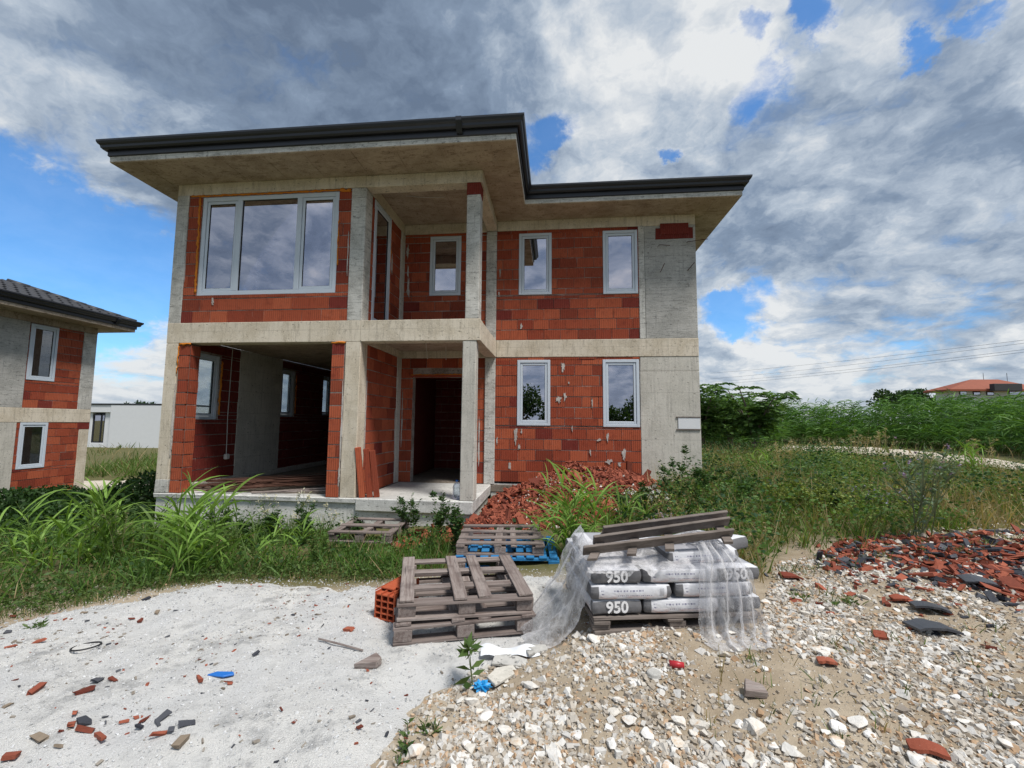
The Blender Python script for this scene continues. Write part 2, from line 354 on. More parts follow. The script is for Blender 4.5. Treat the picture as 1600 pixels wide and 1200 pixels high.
M['foam'] = plain('orange_foam', (.62, .20, .02), .8, .35, 40, .3, 0, .8)
M['rust'] = plain('rusty_steel', (.10, .045, .03), .75, .4, 30, .3, .2, .3, .4)
M['white'] = plain('white_render', (.74, .76, .79), .8, .05, 3)
M['dark'] = plain('dark_plinth', (.05, .05, .055), .7, .2, 3)
M['redroof'] = plain('red_roof', (.27, .075, .04), .7, .25, 2)
M['cable'] = plain('pale_cable', (.6, .58, .55), .6)
def glass(name, tintc, refl):
    m, t, b = material(name); t.n.remove(b); out = t.n['Material Output']
    tr = t.new('ShaderNodeBsdfTransparent'); tr.inputs[0].default_value = (*tintc, 1)
    gl = t.new('ShaderNodeBsdfGlossy'); gl.inputs['Color'].default_value = (.95, .92, 1.0, 1); gl.inputs['Roughness'].default_value = .004
    wv = t.noise(t.pos(), .8, 2, .5).outputs['Fac']; t.put(gl.inputs['Normal'], t.bump(wv, .012, .05))
    lw = t.new('ShaderNodeLayerWeight'); lw.inputs[0].default_value = .35
    f = t.math('ADD', refl, t.math('MULTIPLY', lw.outputs['Fresnel'], .5), clamp=True)
    mx = t.new('ShaderNodeMixShader'); t.put(mx.inputs[0], f); t.l.new(tr.outputs[0], mx.inputs[1]); t.l.new(gl.outputs[0], mx.inputs[2]); t.l.new(mx.outputs[0], out.inputs[0]); return m
M['glass'] = glass('window_glass', (.46, .48, .54), .50)
M['glass_clear'] = glass('clear_glass', (.80, .86, .86), .05)
def wood(name, axis, c1, c2, dark, rand=.5):
    m, t, b = material(name); p = t.obj(); s = (1.2, 26, 26) if axis == 0 else (26, 1.2, 26)
    oi = t.new('ShaderNodeObjectInfo'); pp = t.vmath('ADD', p, t.vmath('SCALE', (31, 17, 7), oi.outputs['Random']))
    g = t.noise(t.vmath('MULTIPLY', pp, s), 1.6, 7, .68, .3).outputs['Fac']; n = t.noise(pp, 4, 4, .6).outputs['Fac']
    c = t.mix(t.ss(g, .3, .7), c1, c2); c = t.mix(t.math('MULTIPLY', t.ss(n, .5, .75), .6), c, dark)
    c = t.mix(t.math('MULTIPLY', t.ss(g, .56, .68), .75), c, dark); c = t.mix(t.math('MULTIPLY', oi.outputs['Random'], rand), c, tuple(.5 * (x + y) for x, y in zip(dark, c1)))
    finish(t, b, c, .85, t.bump(g, .6, .006), .2); return m
M['wood0'] = wood('weathered_wood_x', 0, (.17, .13, .118), (.40, .35, .325), (.045, .034, .032))
M['wood1'] = wood('weathered_wood_y', 1, (.17, .13, .118), (.40, .35, .325), (.045, .034, .032))
M['woodD'] = wood('dark_weathered_wood', 0, (.15, .125, .11), (.25, .215, .195), (.06, .05, .045), .2)
M['blue0'] = wood('blue_painted_wood', 0, (.02, .16, .40), (.05, .26, .52), (.012, .05, .13), .3)
def leafmat(name, trans=.35, rough=.55, mul=1.0):
    m, t, b = material(name); a = t.attr('Col'); out = t.n['Material Output']
    n = t.noise(t.pos(), 25, 2, .5).outputs['Fac']; a = t.mix(n, t.mix(1, a, (.8 * mul,) * 3, 'MULTIPLY'), t.mix(1, a, (1.2 * mul,) * 3, 'MULTIPLY'))
    finish(t, b, a, rough, None, .3)
    tl = t.new('ShaderNodeBsdfTranslucent'); t.put(tl.inputs[0], t.mix(1.0, a, (1.25, 1.2, .55), 'MULTIPLY'))
    mx = t.new('ShaderNodeMixShader'); mx.inputs[0].default_value = trans; t.l.new(b.outputs[0], mx.inputs[1]); t.l.new(tl.outputs[0], mx.inputs[2]); t.l.new(mx.outputs[0], out.inputs[0]); return m
M['leaf'] = leafmat('leaf')
M['colored'] = None
def colmat(name, rough=.85, bump=.4, bs=40):
    m, t, b = material(name); a = t.attr('Col'); n = t.noise(t.pos(), bs, 4, .6).outputs['Fac']
    c = t.mix(n, t.mix(1, a, (.72, .72, .72), 'MULTIPLY'), t.mix(1, a, (1.25, 1.25, 1.25), 'MULTIPLY')); finish(t, b, c, rough, t.bump(n, bump, .01), .25); return m
M['colored'] = colmat('mixed_fragments')
def stonemat(name):
    m, t, b = material(name); p = t.pos(); r = t.rnd()
    n = t.noise(p, 14, 5, .65, .4).outputs['Fac']; nf = t.noise(p, 70, 3, .6).outputs['Fac']
    c = t.mix(r, (.66, .62, .55), (.78, .77, .75)); c = t.mix(t.math('MULTIPLY', t.ss(n, .5, .66), t.math('FRACT', t.math('MULTIPLY', r, 9.7))), c, (.55, .36, .20))
    c = t.mix(t.math('MULTIPLY', t.ss(nf, .55, .75), .3), c, (.36, .31, .25)); finish(t, b, c, .85, t.bump(t.math('ADD', n, t.math('MULTIPLY', nf, .5)), .5, .012), .25); return m
M['stone'] = stonemat('limestone')

# ------------------------------------------------------------------ ground
def ground_mat():
    m, t, b = material('sandy_soil'); p = t.pos()
    n = t.noise(p, 1.3, 7, .62).outputs['Fac']; n2 = t.noise(p, 9, 6, .65).outputs['Fac']; nf = t.noise(p, 90, 3, .6).outputs['Fac']
    c = t.mix(t.ss(n, .35, .65), (.30, .24, .17), (.42, .355, .27)); c = t.mix(t.math('MULTIPLY', t.ss(n2, .5, .7), .5), c, (.23, .185, .135))
    vo = t.new('ShaderNodeTexVoronoi'); vo.inputs['Scale'].default_value = 48; t.put(vo.inputs['Vector'], p)
    peb = t.ss(vo.outputs['Distance'], .22, .38, 1, 0); sel = t.ss(t.sep(vo.outputs['Color'])[0], .55, .62)
    veg = t.sep(t.attr('Col'))
    peb = t.math('MULTIPLY', peb, sel); pc = t.mix(t.sep(vo.outputs['Color'])[1], (.40, .32, .23), (.62, .58, .52)); c = t.mix(t.math('MULTIPLY', peb, veg[1]), c, pc)
    c = t.mix(t.math('MULTIPLY', veg[0], t.ss(n2, .25, .6, .75, 1)), c, t.mix(n2, (.05, .065, .022), (.17, .15, .06)))
    h = t.math('ADD', t.math('MULTIPLY', n2, .5), t.math('ADD', t.math('MULTIPLY', peb, .4), t.math('MULTIPLY', nf, .2))); finish(t, b, c, .95, t.bump(h, .8, .03), .15); return m
GRAVEL = [(925, 985), (835, 1018), (755, 1045), (670, 1092), (600, 1165), (560, 1300), (1800, 1300), (1800, 950), (1600, 880), (1400, 890), (1300, 862), (1210, 880), (1195, 950), (1180, 985)]
PAD = [(-420, 1080), (-150, 1010), (0, 972), (130, 942), (300, 911), (420, 901), (520, 905), (600, 905), (660, 897), (720, 891), (870, 889), (915, 905), (930, 985), (885, 1016), (850, 1036), (795, 1064), (722, 1108), (676, 1160), (645, 1235), (640, 1320), (-500, 1320)]
gravel_poly = pxpoly(GRAVEL); pad_poly = pxpoly(PAD)
def axis_(lo, hi, st, far, g=1.18):
    a = list(np.arange(lo, hi + st / 2, st)); s = st
    l = [a[0]]; r = [a[-1]]
    while l[-1] > -far: s *= g; l.append(l[-1] - s)
    s = st
    while r[-1] < far: s *= g; r.append(r[-1] + s)
    return np.array(l[:0:-1] + a + r[1:])
def gridmesh(name, xs, ys, zf, col=None, keep=None):
    X, Y = np.meshgrid(xs, ys); Z = zf(X, Y); nx, ny = len(xs), len(ys)
    V = np.stack([X, Y, Z], -1).reshape(-1, 3); i = (np.arange(ny - 1)[:, None] * nx + np.arange(nx - 1)[None]).ravel()
    F = np.stack([i, i + 1, i + nx + 1, i + nx], 1)
    if keep is not None:
        k = keep(X, Y).ravel(); F = F[k[F].any(1)]; used = np.unique(F); mp = np.full(len(V), -1); mp[used] = np.arange(len(used)); F = mp[F]; V = V[used]
        X, Y = V[:, 0], V[:, 1]
    return npmesh(name, V, F, col(X.ravel(), Y.ravel()) if col is not None else None, True)
BARE = pxpoly([(-700, 1050), (0, 930), (330, 925), (640, 915), (900, 905), (1190, 900), (1260, 850), (1450, 850), (1640, 835), (2300, 860), (2600, 1300), (-900, 1300)])
def soilcol(x, y):
    s = sdist(x, y, BARE); nz = fbm(x * 1.6, y * 1.6, 31) * .8
    c = np.zeros((len(x), 3)); c[:, 0] = smooth(-s + nz * .7, -.1, .45); c[:, 1] = 1 - smooth(np.hypot(x - 7, y + 4), 8, 20) * .6; return c
def hg(X, Y):   # the ground drops away under the house so that no soil shows on its floors
    z = H(X, Y); ins = (X > .12) & (X < 10.6) & (Y > .12) & (Y < 8.9) & ~((X > 6.15) & (Y < 2.3)); return np.where(ins, np.minimum(z, -.5), z)
tag(link('ground', gridmesh('ground', axis_(-1, 15, .08, 420), axis_(-7.3, 3, .08, 420), hg, soilcol), ground_mat()), 'sandy stony soil of the building plot', None, None, 'structure')
def patch(name, poly, mat_, hgt, st=.045, edge=.5, rough_=.02, fl=.035, edgen=.25):
    P = np.array(poly); lo, hi = P.min(0) - .3, P.max(0) + .3
    def z(X, Y):
        d = sdist(X, Y, poly) + fbm(X * 2.2, Y * 2.2, 5) * edgen
        return H(X, Y) + (hgt + fl) * smooth(d, -.02, edge) - fl + smooth(d, 0, .3) * (fbm(X * 3, Y * 3, 8) * rough_ * 2 + fbm(X * 14, Y * 14, 12) * rough_ * .6)
    return tag(link(name, gridmesh(name, np.arange(lo[0], hi[0], st), np.arange(lo[1], hi[1], st), z, None, lambda X, Y: sdist(X, Y, poly) > -.25), mat_), None, None, None, 'structure'), z
def sand_mat():
    m, t, b = material('white_marble_sand'); p = t.pos()
    n = t.noise(p, 1.1, 6, .6).outputs['Fac']; n2 = t.noise(p, 6, 6, .7).outputs['Fac']; nf = t.noise(p, 120, 3, .7).outputs['Fac']
    c = t.mix(t.ss(n, .3, .7), (.68, .685, .69), (.79, .78, .75)); c = t.mix(t.math('MULTIPLY', t.math('MULTIPLY', t.ss(n2, .46, .66), t.ss(n, .42, .60)), .75), c, (.33, .335, .34))
    vo = t.new('ShaderNodeTexVoronoi'); vo.inputs['Scale'].default_value = 85; t.put(vo.inputs['Vector'], p)
    sp = t.math('MULTIPLY', t.ss(vo.outputs['Distance'], .15, .34, 1, 0), t.ss(t.sep(vo.outputs['Color'])[0], .72, .8))
    sp = t.math('MULTIPLY', sp, t.ss(n2, .38, .6)); c = t.mix(t.math('MULTIPLY', sp, .75), c, (.20, .18, .15))
    c = t.mix(t.math('MULTIPLY', t.ss(nf, .5, .7), .3), c, (.68, .69, .70))
    h = t.math('ADD', t.math('MULTIPLY', n2, .6), t.math('MULTIPLY', nf, .5)); finish(t, b, c, .95, t.bump(h, 1.0, .035), .1); return m
pad, padz = patch('white_sand_patch', pad_poly, sand_mat(), .07, .04, .7, .032)
def path_mat():
    m, t, b = material('pale_gravel_track'); p = t.pos(); n = t.noise(p, 3, 6, .65).outputs['Fac']; nf = t.noise(p, 30, 4, .7).outputs['Fac']
    c = t.mix(n, (.48, .41, .32), (.68, .63, .55)); c = t.mix(t.math('MULTIPLY', t.ss(nf, .5, .7), .5), c, (.36, .30, .22)); finish(t, b, c, .95, t.bump(nf, .7, .03), .15); return m
M['path'] = path_mat()
patch('gravel_track', pxpoly([(1215, 697), (1300, 698), (1380, 701), (1440, 706), (1530, 714), (1640, 730), (1800, 745), (1800, 764), (1660, 747), (1560, 732), (1470, 722), (1380, 713), (1300, 706), (1215, 703)]), M['path'], .05, .11, .5, .02, .035, .35)
patch('back_gravel_track', [(-16, 7.2), (-7, 8.2), (0, 9.3), (6, 10), (6, 12.2), (0, 11.6), (-7, 10.6), (-16, 9.6)], M['path'], .06, .12, .5, .02)

# ------------------------------------------------------------------ brickwork and windows
def mapper(axis, plane, face):
    """wall coordinates (a along, d depth into the wall, z) -> world; axis 'x': wall runs along X and faces -Y; 'y': runs along Y and faces +X (face=1) or -X (face=-1)"""
    if axis == 'x': return lambda a, d, z: (a, plane + d, z)
    return (lambda a, d, z: (plane - d, a, z)) if face > 0 else (lambda a, d, z: (plane + d, a, z))
BR_L, BR_H = .385, .241
_bm = {}
def brickmesh(var, axis):
    if (var, axis) not in _bm:
        s = MB(); hx, hy = (.5, .055) if axis == 'x' else (.055, .5); s.box(-hx, hx, -hy, hy, -.5, .5); me = bpy.data.meshes.new('brick')
        random.seed(100 + var); me.from_pydata([tuple(q[i] + random.uniform(-.006, .006) * (1 if abs(q[i]) > .2 else .25) for i in range(3)) for q in s.v], [], s.f)
        bm = bmesh.new(); bm.from_mesh(me); bmesh.ops.recalc_face_normals(bm, faces=bm.faces); bm.to_mesh(me); bm.free()
        me.materials.append(M['brick_dark'] if var >= 6 else M['brick']); _bm[(var, axis)] = me
    return _bm[(var, axis)]
def segs(a0, a1, ops, z0, z1):
    cut = sorted([(max(o[0], a0), min(o[1], a1)) for o in ops if o[2] < z1 - .02 and o[3] > z0 + .02 and o[1] > a0 and o[0] < a1]); out = []; c = a0
    for l, h in cut:
        if l - c > .02: out.append((c, l))
        c = max(c, h)
    if a1 - c > .02: out.append((c, a1))
    return out
def brickwall(parent, axis, plane, face, a0, a1, z0, z1, ops=(), thick=.2, stuff=False, phase=0.0, darkp=.045, back=True, course=BR_H, length=BR_L, mt='brick'):
    mp = mapper(axis, plane, face); sb = MB(); k = 0; z = z0; rr = random.Random(int(a0 * 100 + z0 * 31 + plane * 7))
    while z < z1 - .025:
        zt = min(z + course, z1)
        brk = [z] + sorted(o[i] for o in ops for i in (2, 3) if z + .03 < o[i] < zt - .03) + [zt]
        for s0, s1 in zip(brk[:-1], brk[1:]):
            for l, h in segs(a0, a1, ops, s0, s1):
                a = l; first = True
                while a < h - .015:
                    off = ((k * .5 + phase + rr.uniform(-.08, .08)) % 1) * length if first else 0
                    w = (length - off) if first and off < length - .08 else length * rr.uniform(.94, 1.06)
                    first = False; b_ = min(a + w, h)
                    if h - b_ < .07: b_ = h
                    gap = rr.uniform(.005, .013); zg = rr.uniform(.014, .024); d = rr.uniform(-.006, .005)
                    c = mp((a + b_) / 2, .055 + d, (s0 + s1) / 2)
                    if stuff:
                        hx, hy = ((b_ - a - gap) / 2, .055) if axis == 'x' else (.055, (b_ - a - gap) / 2); hz_ = (s1 - s0 - zg) / 2
                        sb.box(c[0] - hx, c[0] + hx, c[1] - hy, c[1] + hy, c[2] - hz_, c[2] + hz_)
                    else:
                        o = bpy.data.objects.new('brick', brickmesh((6 if rr.random() < darkp else rr.randrange(6)), axis)); COL.objects.link(o)
                        o.location = c; L_ = b_ - a - gap; o.scale = (L_, 1, s1 - s0 - zg) if axis == 'x' else (1, L_, s1 - s0 - zg)
                        o.rotation_euler = (rr.uniform(-.006, .006),) * 2 + (rr.uniform(-.008, .008),); o.parent = parent
                        o.matrix_parent_inverse = Matrix.Translation(-Vector(parent.location))
                    a = b_
        z = zt; k += 1
    if stuff: tag(sb.build('brickwork', M[mt], parent), kind='stuff')
    if back:
        mb = MB(); cuts = sorted({a0, a1, *[min(max(o[i], a0), a1) for o in ops for i in (0, 1)]}); zc = sorted({z0, z1, *[min(max(o[i], z0), z1) for o in ops for i in (2, 3)]})
        for l, h in zip(cuts[:-1], cuts[1:]):
            for b0, b1 in zip(zc[:-1], zc[1:]):
                if not any(o[0] <= (l + h) / 2 <= o[1] and o[2] <= (b0 + b1) / 2 <= o[3] for o in ops):
                    p, q = mp(l, .010, b0), mp(h, thick, b1); mb.box(min(p[0], q[0]), max(p[0], q[0]), min(p[1], q[1]), max(p[1], q[1]), b0, b1)
        mb.build('mortar', M['joint'], parent)
def bxm(mb, mp, a0, a1, d0, d1, z0, z1):
    p, q = mp(a0, d0, z0), mp(a1, d1, z1); return mb.box(min(p[0], q[0]), max(p[0], q[0]), min(p[1], q[1]), max(p[1], q[1]), z0, z1)
def frame_(mp, a0, a1, z0, z1, w, d0, d1):
    mb = MB(); bxm(mb, mp, a0, a0 + w, d0, d1, z0, z1); bxm(mb, mp, a1 - w, a1, d0, d1, z0, z1); bxm(mb, mp, a0 + w, a1 - w, d0, d1, z1 - w, z1); bxm(mb, mp, a0 + w, a1 - w, d0, d1, z0, z0 + w); return mb
def window(parent, axis, plane, face, a0, a1, z0, z1, dep=-.012, mull=(), sashes=(0,), gl='glass', fw=.065, sw=.055, handle=False):
    mp = mapper(axis, plane, face); f = frame_(mp, a0, a1, z0, z1, fw, dep, dep + .075)
    edges = [a0 + fw]
    for c in mull: bxm(f, mp, c - fw * .6, c + fw * .6, dep, dep + .075, z0 + fw, z1 - fw); edges += [c - fw * .6, c + fw * .6]
    edges.append(a1 - fw)
    w = f.build('window', M['pvc'], parent, .005)
    for i, (l, h) in enumerate(zip(edges[::2], edges[1::2])):
        x0, x1, y0, y1 = l, h, z0 + fw, z1 - fw
        if i in sashes:
            s = frame_(mp, l + .004, h - .004, y0 + .004, y1 - .004, sw, dep + .014, dep + .065); s.build('sash', M['pvc'], w, .006); x0, x1, y0, y1 = l + sw, h - sw, y0 + sw, y1 - sw
        frame_(mp, x0 - .002, x1 + .002, y0 - .002, y1 + .002, .010, dep + .020, dep + .05).build('gasket', M['seal'], w)
        pn = MB(); bxm(pn, mp, x0, x1, dep + .034, dep + .040, y0, y1); pn.build('pane', M[gl], w)
    if handle: h = MB(); c = mp(a0 + .06, .09, (z0 + z1) / 2); h.box(c[0] - .015, c[0] + .06, c[1] - .012, c[1] + .012, c[2] - .06, c[2] + .05); h.build('handle', M['dark'], w, .005)
    return w
def foam(parent, axis, plane, face, lines):
    mp = mapper(axis, plane, face)
    for (a0, z0, a1, z1, r) in lines:
        n = max(3, int(math.hypot(a1 - a0, z1 - z0) / .045)); pts = [mp(a0 + (a1 - a0) * i / n + random.uniform(-.008, .008), .0 + random.uniform(-.012, .01), z0 + (z1 - z0) * i / n + random.uniform(-.01, .01)) for i in range(n + 1)]
        MB().tube(pts, [r * random.uniform(.55, 1.3) for _ in pts], 6).build('foam_seal', M['foam'], parent, smooth_=True)
def smear(parent, axis, plane, face, a, z, w, h, m='mortar'):
    mp = mapper(axis, plane, face); n = 22; poly = []; w *= .8; h *= .85
    for i in range(n):
        an = 2 * PI * i / n; r = random.uniform(.4, 1.1) * (.75 + .35 * abs(math.sin(an * 1.5 + a * 9))); poly.append((a + w / 2 * r * math.cos(an), z + h / 2 * r * math.sin(an)))
    MB().prism(poly, lambda p, q, t_: mp(p, -.004 - .008 * (1 - t_) if t_ == 0 else .006, q)).build('mortar_smear', M[m], parent)
# ------------------------------------------------------------------ the unfinished house
YR, PX, W_ = 2.1386, 6.2768, 10.8108
Zb, Zt, Zu, Zc, Zs = 2.895, 3.297, 5.93, 6.1644, 6.305
house = thing('brick_house', 'unfinished two storey house of red hollow brick and bare concrete with dark gutters', 'house', (5.4, 4, 0))
B = lambda name, m, *a, bevel=.008, jitter=.004: boxpart(name, M[m], house, *a, bevel=bevel, jitter=jitter)
# foundations and floors
M['dirtyshadefloor'] = concrete('dirty_shaded_floor', (.20, .17, .14), (.28, .24, .20), (.09, .075, .06), (3, 3, 3), .6)  # dirt and debris tone, darkened further to deepen the interior shade
B('foundation', 'found', .0, 4.02, .035, .28, -1.6, -.03); B('foundation', 'found', 4.02, 6.13, .035, .28, -1.6, -.235); B('foundation', 'found', 6.0, 6.125, .28, YR, -1.6, -.235)
B('floor_slab', 'found', -.02, 4.02, -.012, .30, -.10, .0, bevel=.015, jitter=.01)
B('porch_slab', 'found', 4.02, 6.19, -.03, YR, -.235, -.004, bevel=.018, jitter=.008); B('floor_slab', 'dirtyshadefloor', .02, 4.02, .30, 8.9, -.14, -.012); B('floor_slab', 'dirtyshadefloor', 4.02, 10.7, YR, 8.9, -.16, -.008)
B('foundation', 'found', 6.19, 10.8, YR + .02, YR + .25, -.8, .02)
# columns
B('column', 'beam', 0, .255, 0, .26, .25, Zb); B('column_base', 'column', -.006, .262, -.006, .26, .0, .25)
B('column', 'column', 0, .262, 0, .26, Zt, Zu)
B('column', 'beam', 3.70, 4.0, 0, .30, .0, Zb, bevel=.012, jitter=.01); B('column', 'column', 3.70, 4.0, 0, .30, Zt, Zu, bevel=.012)
B('column', 'wall_conc', 5.95, 6.20, .0, .28, .0, Zb, bevel=.012, jitter=.008); B('column', 'column', 5.985, 6.24, .0, .28, Zt, Zu - .24, bevel=.012)
B('column_head', 'brick_dark', 5.98, 6.245, -.004, .285, Zu - .24, Zu)
B('column', 'column', 6.02, PX - .01, YR - .01, YR + .25, .0, Zb, bevel=.012); B('column', 'column', 6.02, PX - .01, YR - .01, YR + .25, Zt, Zu, bevel=.012)
B('column', 'wall_conc', 3.76, 4.012, 1.93, 2.35, .0, Zb); B('column', 'wall_conc', 3.76, 4.012, 1.93, 2.35, Zt, Zu)
B('wall_panel', 'wall_conc', 9.53, W_, YR - .004, YR + .25, -.9, 2.56); B('wall_panel', 'wall_conc', 9.535, W_, YR - .002, YR + .25, 2.565, Zb)
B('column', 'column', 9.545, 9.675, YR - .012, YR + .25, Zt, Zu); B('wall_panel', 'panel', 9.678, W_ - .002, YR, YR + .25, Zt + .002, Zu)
# beams
for z0, z1, ex in ((Zb, Zt, .0), (Zu, Zc - .002, 0)):
    B('beam', 'beam', -.002, 3.99, -.004, .26, z0, z1); B('beam', 'beam', 3.992, PX, -.007, .255, z0, z1)
    B('beam', 'beam', 6.03, PX - .003, .257, YR - .004, z0, z1); B('beam', 'beam', PX - .001, W_ + .001, YR - .007, YR + .26, z0, z1)
    B('beam', 'beam', 4.0, 6.028, YR - .002, YR + .25, z0, z1); B('beam', 'beam', 3.755, 4.006, .262, YR - .004, z0, z1)
# slabs
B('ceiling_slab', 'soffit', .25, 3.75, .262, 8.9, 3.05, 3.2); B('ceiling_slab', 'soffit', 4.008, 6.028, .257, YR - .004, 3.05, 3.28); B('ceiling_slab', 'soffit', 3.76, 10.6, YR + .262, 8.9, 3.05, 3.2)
def lslab(name, z0, z1, m):
    xa, xb, xc, ya, yb, yc = -.6364, 6.983, 11.5435, -.8204, 1.3851, 9.75
    poly = [(xa, ya), (xb, ya), (xb, yb), (xc, yb), (xc, yc), (xa, yc)]
    return MB().prism(poly, lambda a, b, t_: (a, b, z0 + (z1 - z0) * t_)).build(name, M[m], house, .012), poly
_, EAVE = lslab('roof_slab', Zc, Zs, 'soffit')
MB().prism([(-.6404, -.8244), (6.987, -.8244), (6.987, 1.381), (11.5475, 1.381), (11.5475, 9.75), (-.6404, 9.75)], lambda a, b, t_: (a, b, Zc + .012 + (Zs - .008 - Zc) * t_)).build('slab_edge', M['column'], house, .006, jitter=.003)
def joints(x0, x1, y0, y1, z, n, along):
    for i in range(n):   # thin fins of cement where the shuttering boards met
        if along == 'y': x = x0 + (x1 - x0) * (i + .5) / n + random.uniform(-.06, .06); B('shuttering_ridge', 'soffit', x - .004, x + .004, y0, y1, z - .006, z + .01, bevel=0, jitter=0)
        else: y = y0 + (y1 - y0) * (i + .5) / n; B('shuttering_ridge', 'soffit', x0, x1, y - .004, y + .004, z - .006, z + .01, bevel=0, jitter=0)
joints(-.5, 6.9, -.78, -.02, Zc, 9, 'y'); joints(6.4, 11.4, 1.42, 2.1, Zc, 7, 'y'); joints(4.02, 6.0, .27, 2.1, Zc, 5, 'y'); joints(6.3, 6.95, -.6, 2.1, Zc, 4, 'x'); joints(.3, 3.7, .3, 5, 3.05, 5, 'y')
def sweep(poly, prof, closed=False):
    """prof: (outward, z) outline swept along an open eave line with mitred corners; outward = right of travel reversed"""
    n = len(poly); rings = []
    for i, p in enumerate(poly):
        p = np.array(p, float); ds = []
        if i > 0: ds.append(unit(p - poly[i - 1]))
        if i < n - 1: ds.append(unit(np.array(poly[i + 1]) - p))
        ns = [np.array([d[1], -d[0]]) for d in ds]
        b = ns[0] if len(ns) == 1 else (ns[0] + ns[1]) / (1 + ns[0] @ ns[1])
        rings.append([(p[0] + b[0] * o, p[1] + b[1] * o, z) for o, z in prof])
    k = len(prof); v = [q for r in rings for q in r]; f = [tuple(range(k)), tuple(range(len(v) - k, len(v)))]
    for i in range(n - 1):
        for j in range(k): f.append((i * k + j, i * k + (j + 1) % k, (i + 1) * k + (j + 1) % k, (i + 1) * k + j))
    return MB().add(v, f)
line = [(-.6364, 9.75), (-.6364, -.8204), (6.983, -.8204), (6.983, 1.3851), (11.5435, 1.3851), (11.5435, 9.75)]
def eaves(line, Z, parent):
    sweep(line, [(-.05, Z - .03), (.012, Z - .03), (.026, Z - .018), (.026, Z + .085), (.04, Z + .10), (.04, Z + .15), (-.05, Z + .15)]).build('fascia', M['gutter'], parent)
    sweep(line, [(.041, Z + .075), (.075, Z + .075), (.10, Z + .10), (.108, Z + .14), (.135, Z + .165), (.15, Z + .20), (.15, Z + .232), (.135, Z + .232), (.125, Z + .20), (.041, Z + .19)]).build('gutter', M['gutter'], parent)
eaves(line, Zs, house)
def bracket(x, y, Z): MB().prism([(.03, Z - .0), (.06, Z - .0), (.158, Z + .17), (.158, Z + .238), (.03, Z + .238)], lambda o, z, t_: (x - .05 + .1 * t_, y - o, z)).build('gutter_joint', M['gutter'], house)
bracket(6.02, -.8204, Zs)
# low hipped roof behind the gutters
zr = Zs + .13
def hip(name, x0, x1, y0, y1, ridge, rise):
    if ridge == 'y': h = (x1 - x0) / 2; r0, r1 = ((x0 + x1) / 2, y0 + h, zr + rise), ((x0 + x1) / 2, y1 - .01, zr + rise); f = [(0, 1, 4), (1, 2, 5, 4), (3, 0, 4, 5), (2, 3, 5)]
    else: h = (y1 - y0) / 2; r0, r1 = (x0 + .01, (y0 + y1) / 2, zr + rise), (x1 - h, (y0 + y1) / 2, zr + rise); f = [(0, 1, 5, 4), (1, 2, 5), (2, 3, 4, 5), (3, 0, 4)]
    v = [(x0, y0, zr), (x1, y0, zr), (x1, y1, zr), (x0, y1, zr), r0, r1]; return MB().add(v, f).build(name, M['rooftile'], house)
hip('roof', -.66, 7.0, -.84, 9.76, 'y', 1.2); hip('roof', 3.2, 11.56, 1.37, 9.74, 'x', 1.28)
for (x, y, dx, dy) in ((-.70, -.88, 1, 1), (7.0, -.86, -1, 1), (11.58, 1.35, -1, 1)):
    MB().tube([(x, y, Zs + .20), (x + dx * .2, y + dy * .2, Zs + .27), (x + dx * .5, y + dy * .5, Zs + .36)], [.05, .075, .08], 10).build('ridge_cap', plain('ridge_grey', (.22, .24, .25), .6) if 'ridge' not in M else M['ridge'], house, smooth_=True)
# visible brick walls (front first, so that these stay single bricks)
UW1, UW2, LW1, LW2 = (6.795, 7.56, 4.365, 5.845), (8.74, 9.52, 4.345, 5.845), (6.775, 7.53, 1.33, 2.83), (8.71, 9.51, 1.315, 2.83)
brickwall(house, 'x', YR + .004, 1, PX - .01, 9.545, Zt, Zu, [UW1, UW2], phase=.1)
brickwall(house, 'x', YR + .004, 1, PX - .01, 9.53, .06, Zb, [LW1, LW2], phase=.6, darkp=.06)
BW = (.55, 3.44, 3.855, 5.885)
brickwall(house, 'x', .012, 1, .262, 3.70, Zt, Zu, [BW], phase=.3)
brickwall(house, 'x', .010, 1, .29, .515, .0, Zb - .03, [], phase=0, thick=.24); brickwall(house, 'x', -.006, 1, 3.44, 3.69, .0, Zb - .03, [], phase=0, thick=.24)
brickwall(house, 'y', .524, 1, .02, .25, .0, Zb - .03, [], thick=.05)
brickwall(house, 'y', 3.992, 1, .30, 1.93, .0, Zb, [], phase=.2, thick=.22)
BD = (.42, 1.30, Zt + .05, Zu - .02)
brickwall(house, 'y', 3.992, 1, .30, 1.93, Zt, Zu, [BD], phase=.7, thick=.22)
DOOR = (4.30, 5.62, .0, 2.44)
brickwall(house, 'x', YR + .03, 1, 4.01, 6.02, .0, Zb, [DOOR], phase=.0)
BWIN = (4.64, 5.40, 4.40, 5.86)
brickwall(house, 'x', YR + .03, 1, 4.01, 6.02, Zt, Zu, [BWIN], phase=.45)
B('lintel', 'brick', 4.22, 5.72, YR + .012, YR + .22, 2.44, 2.50)
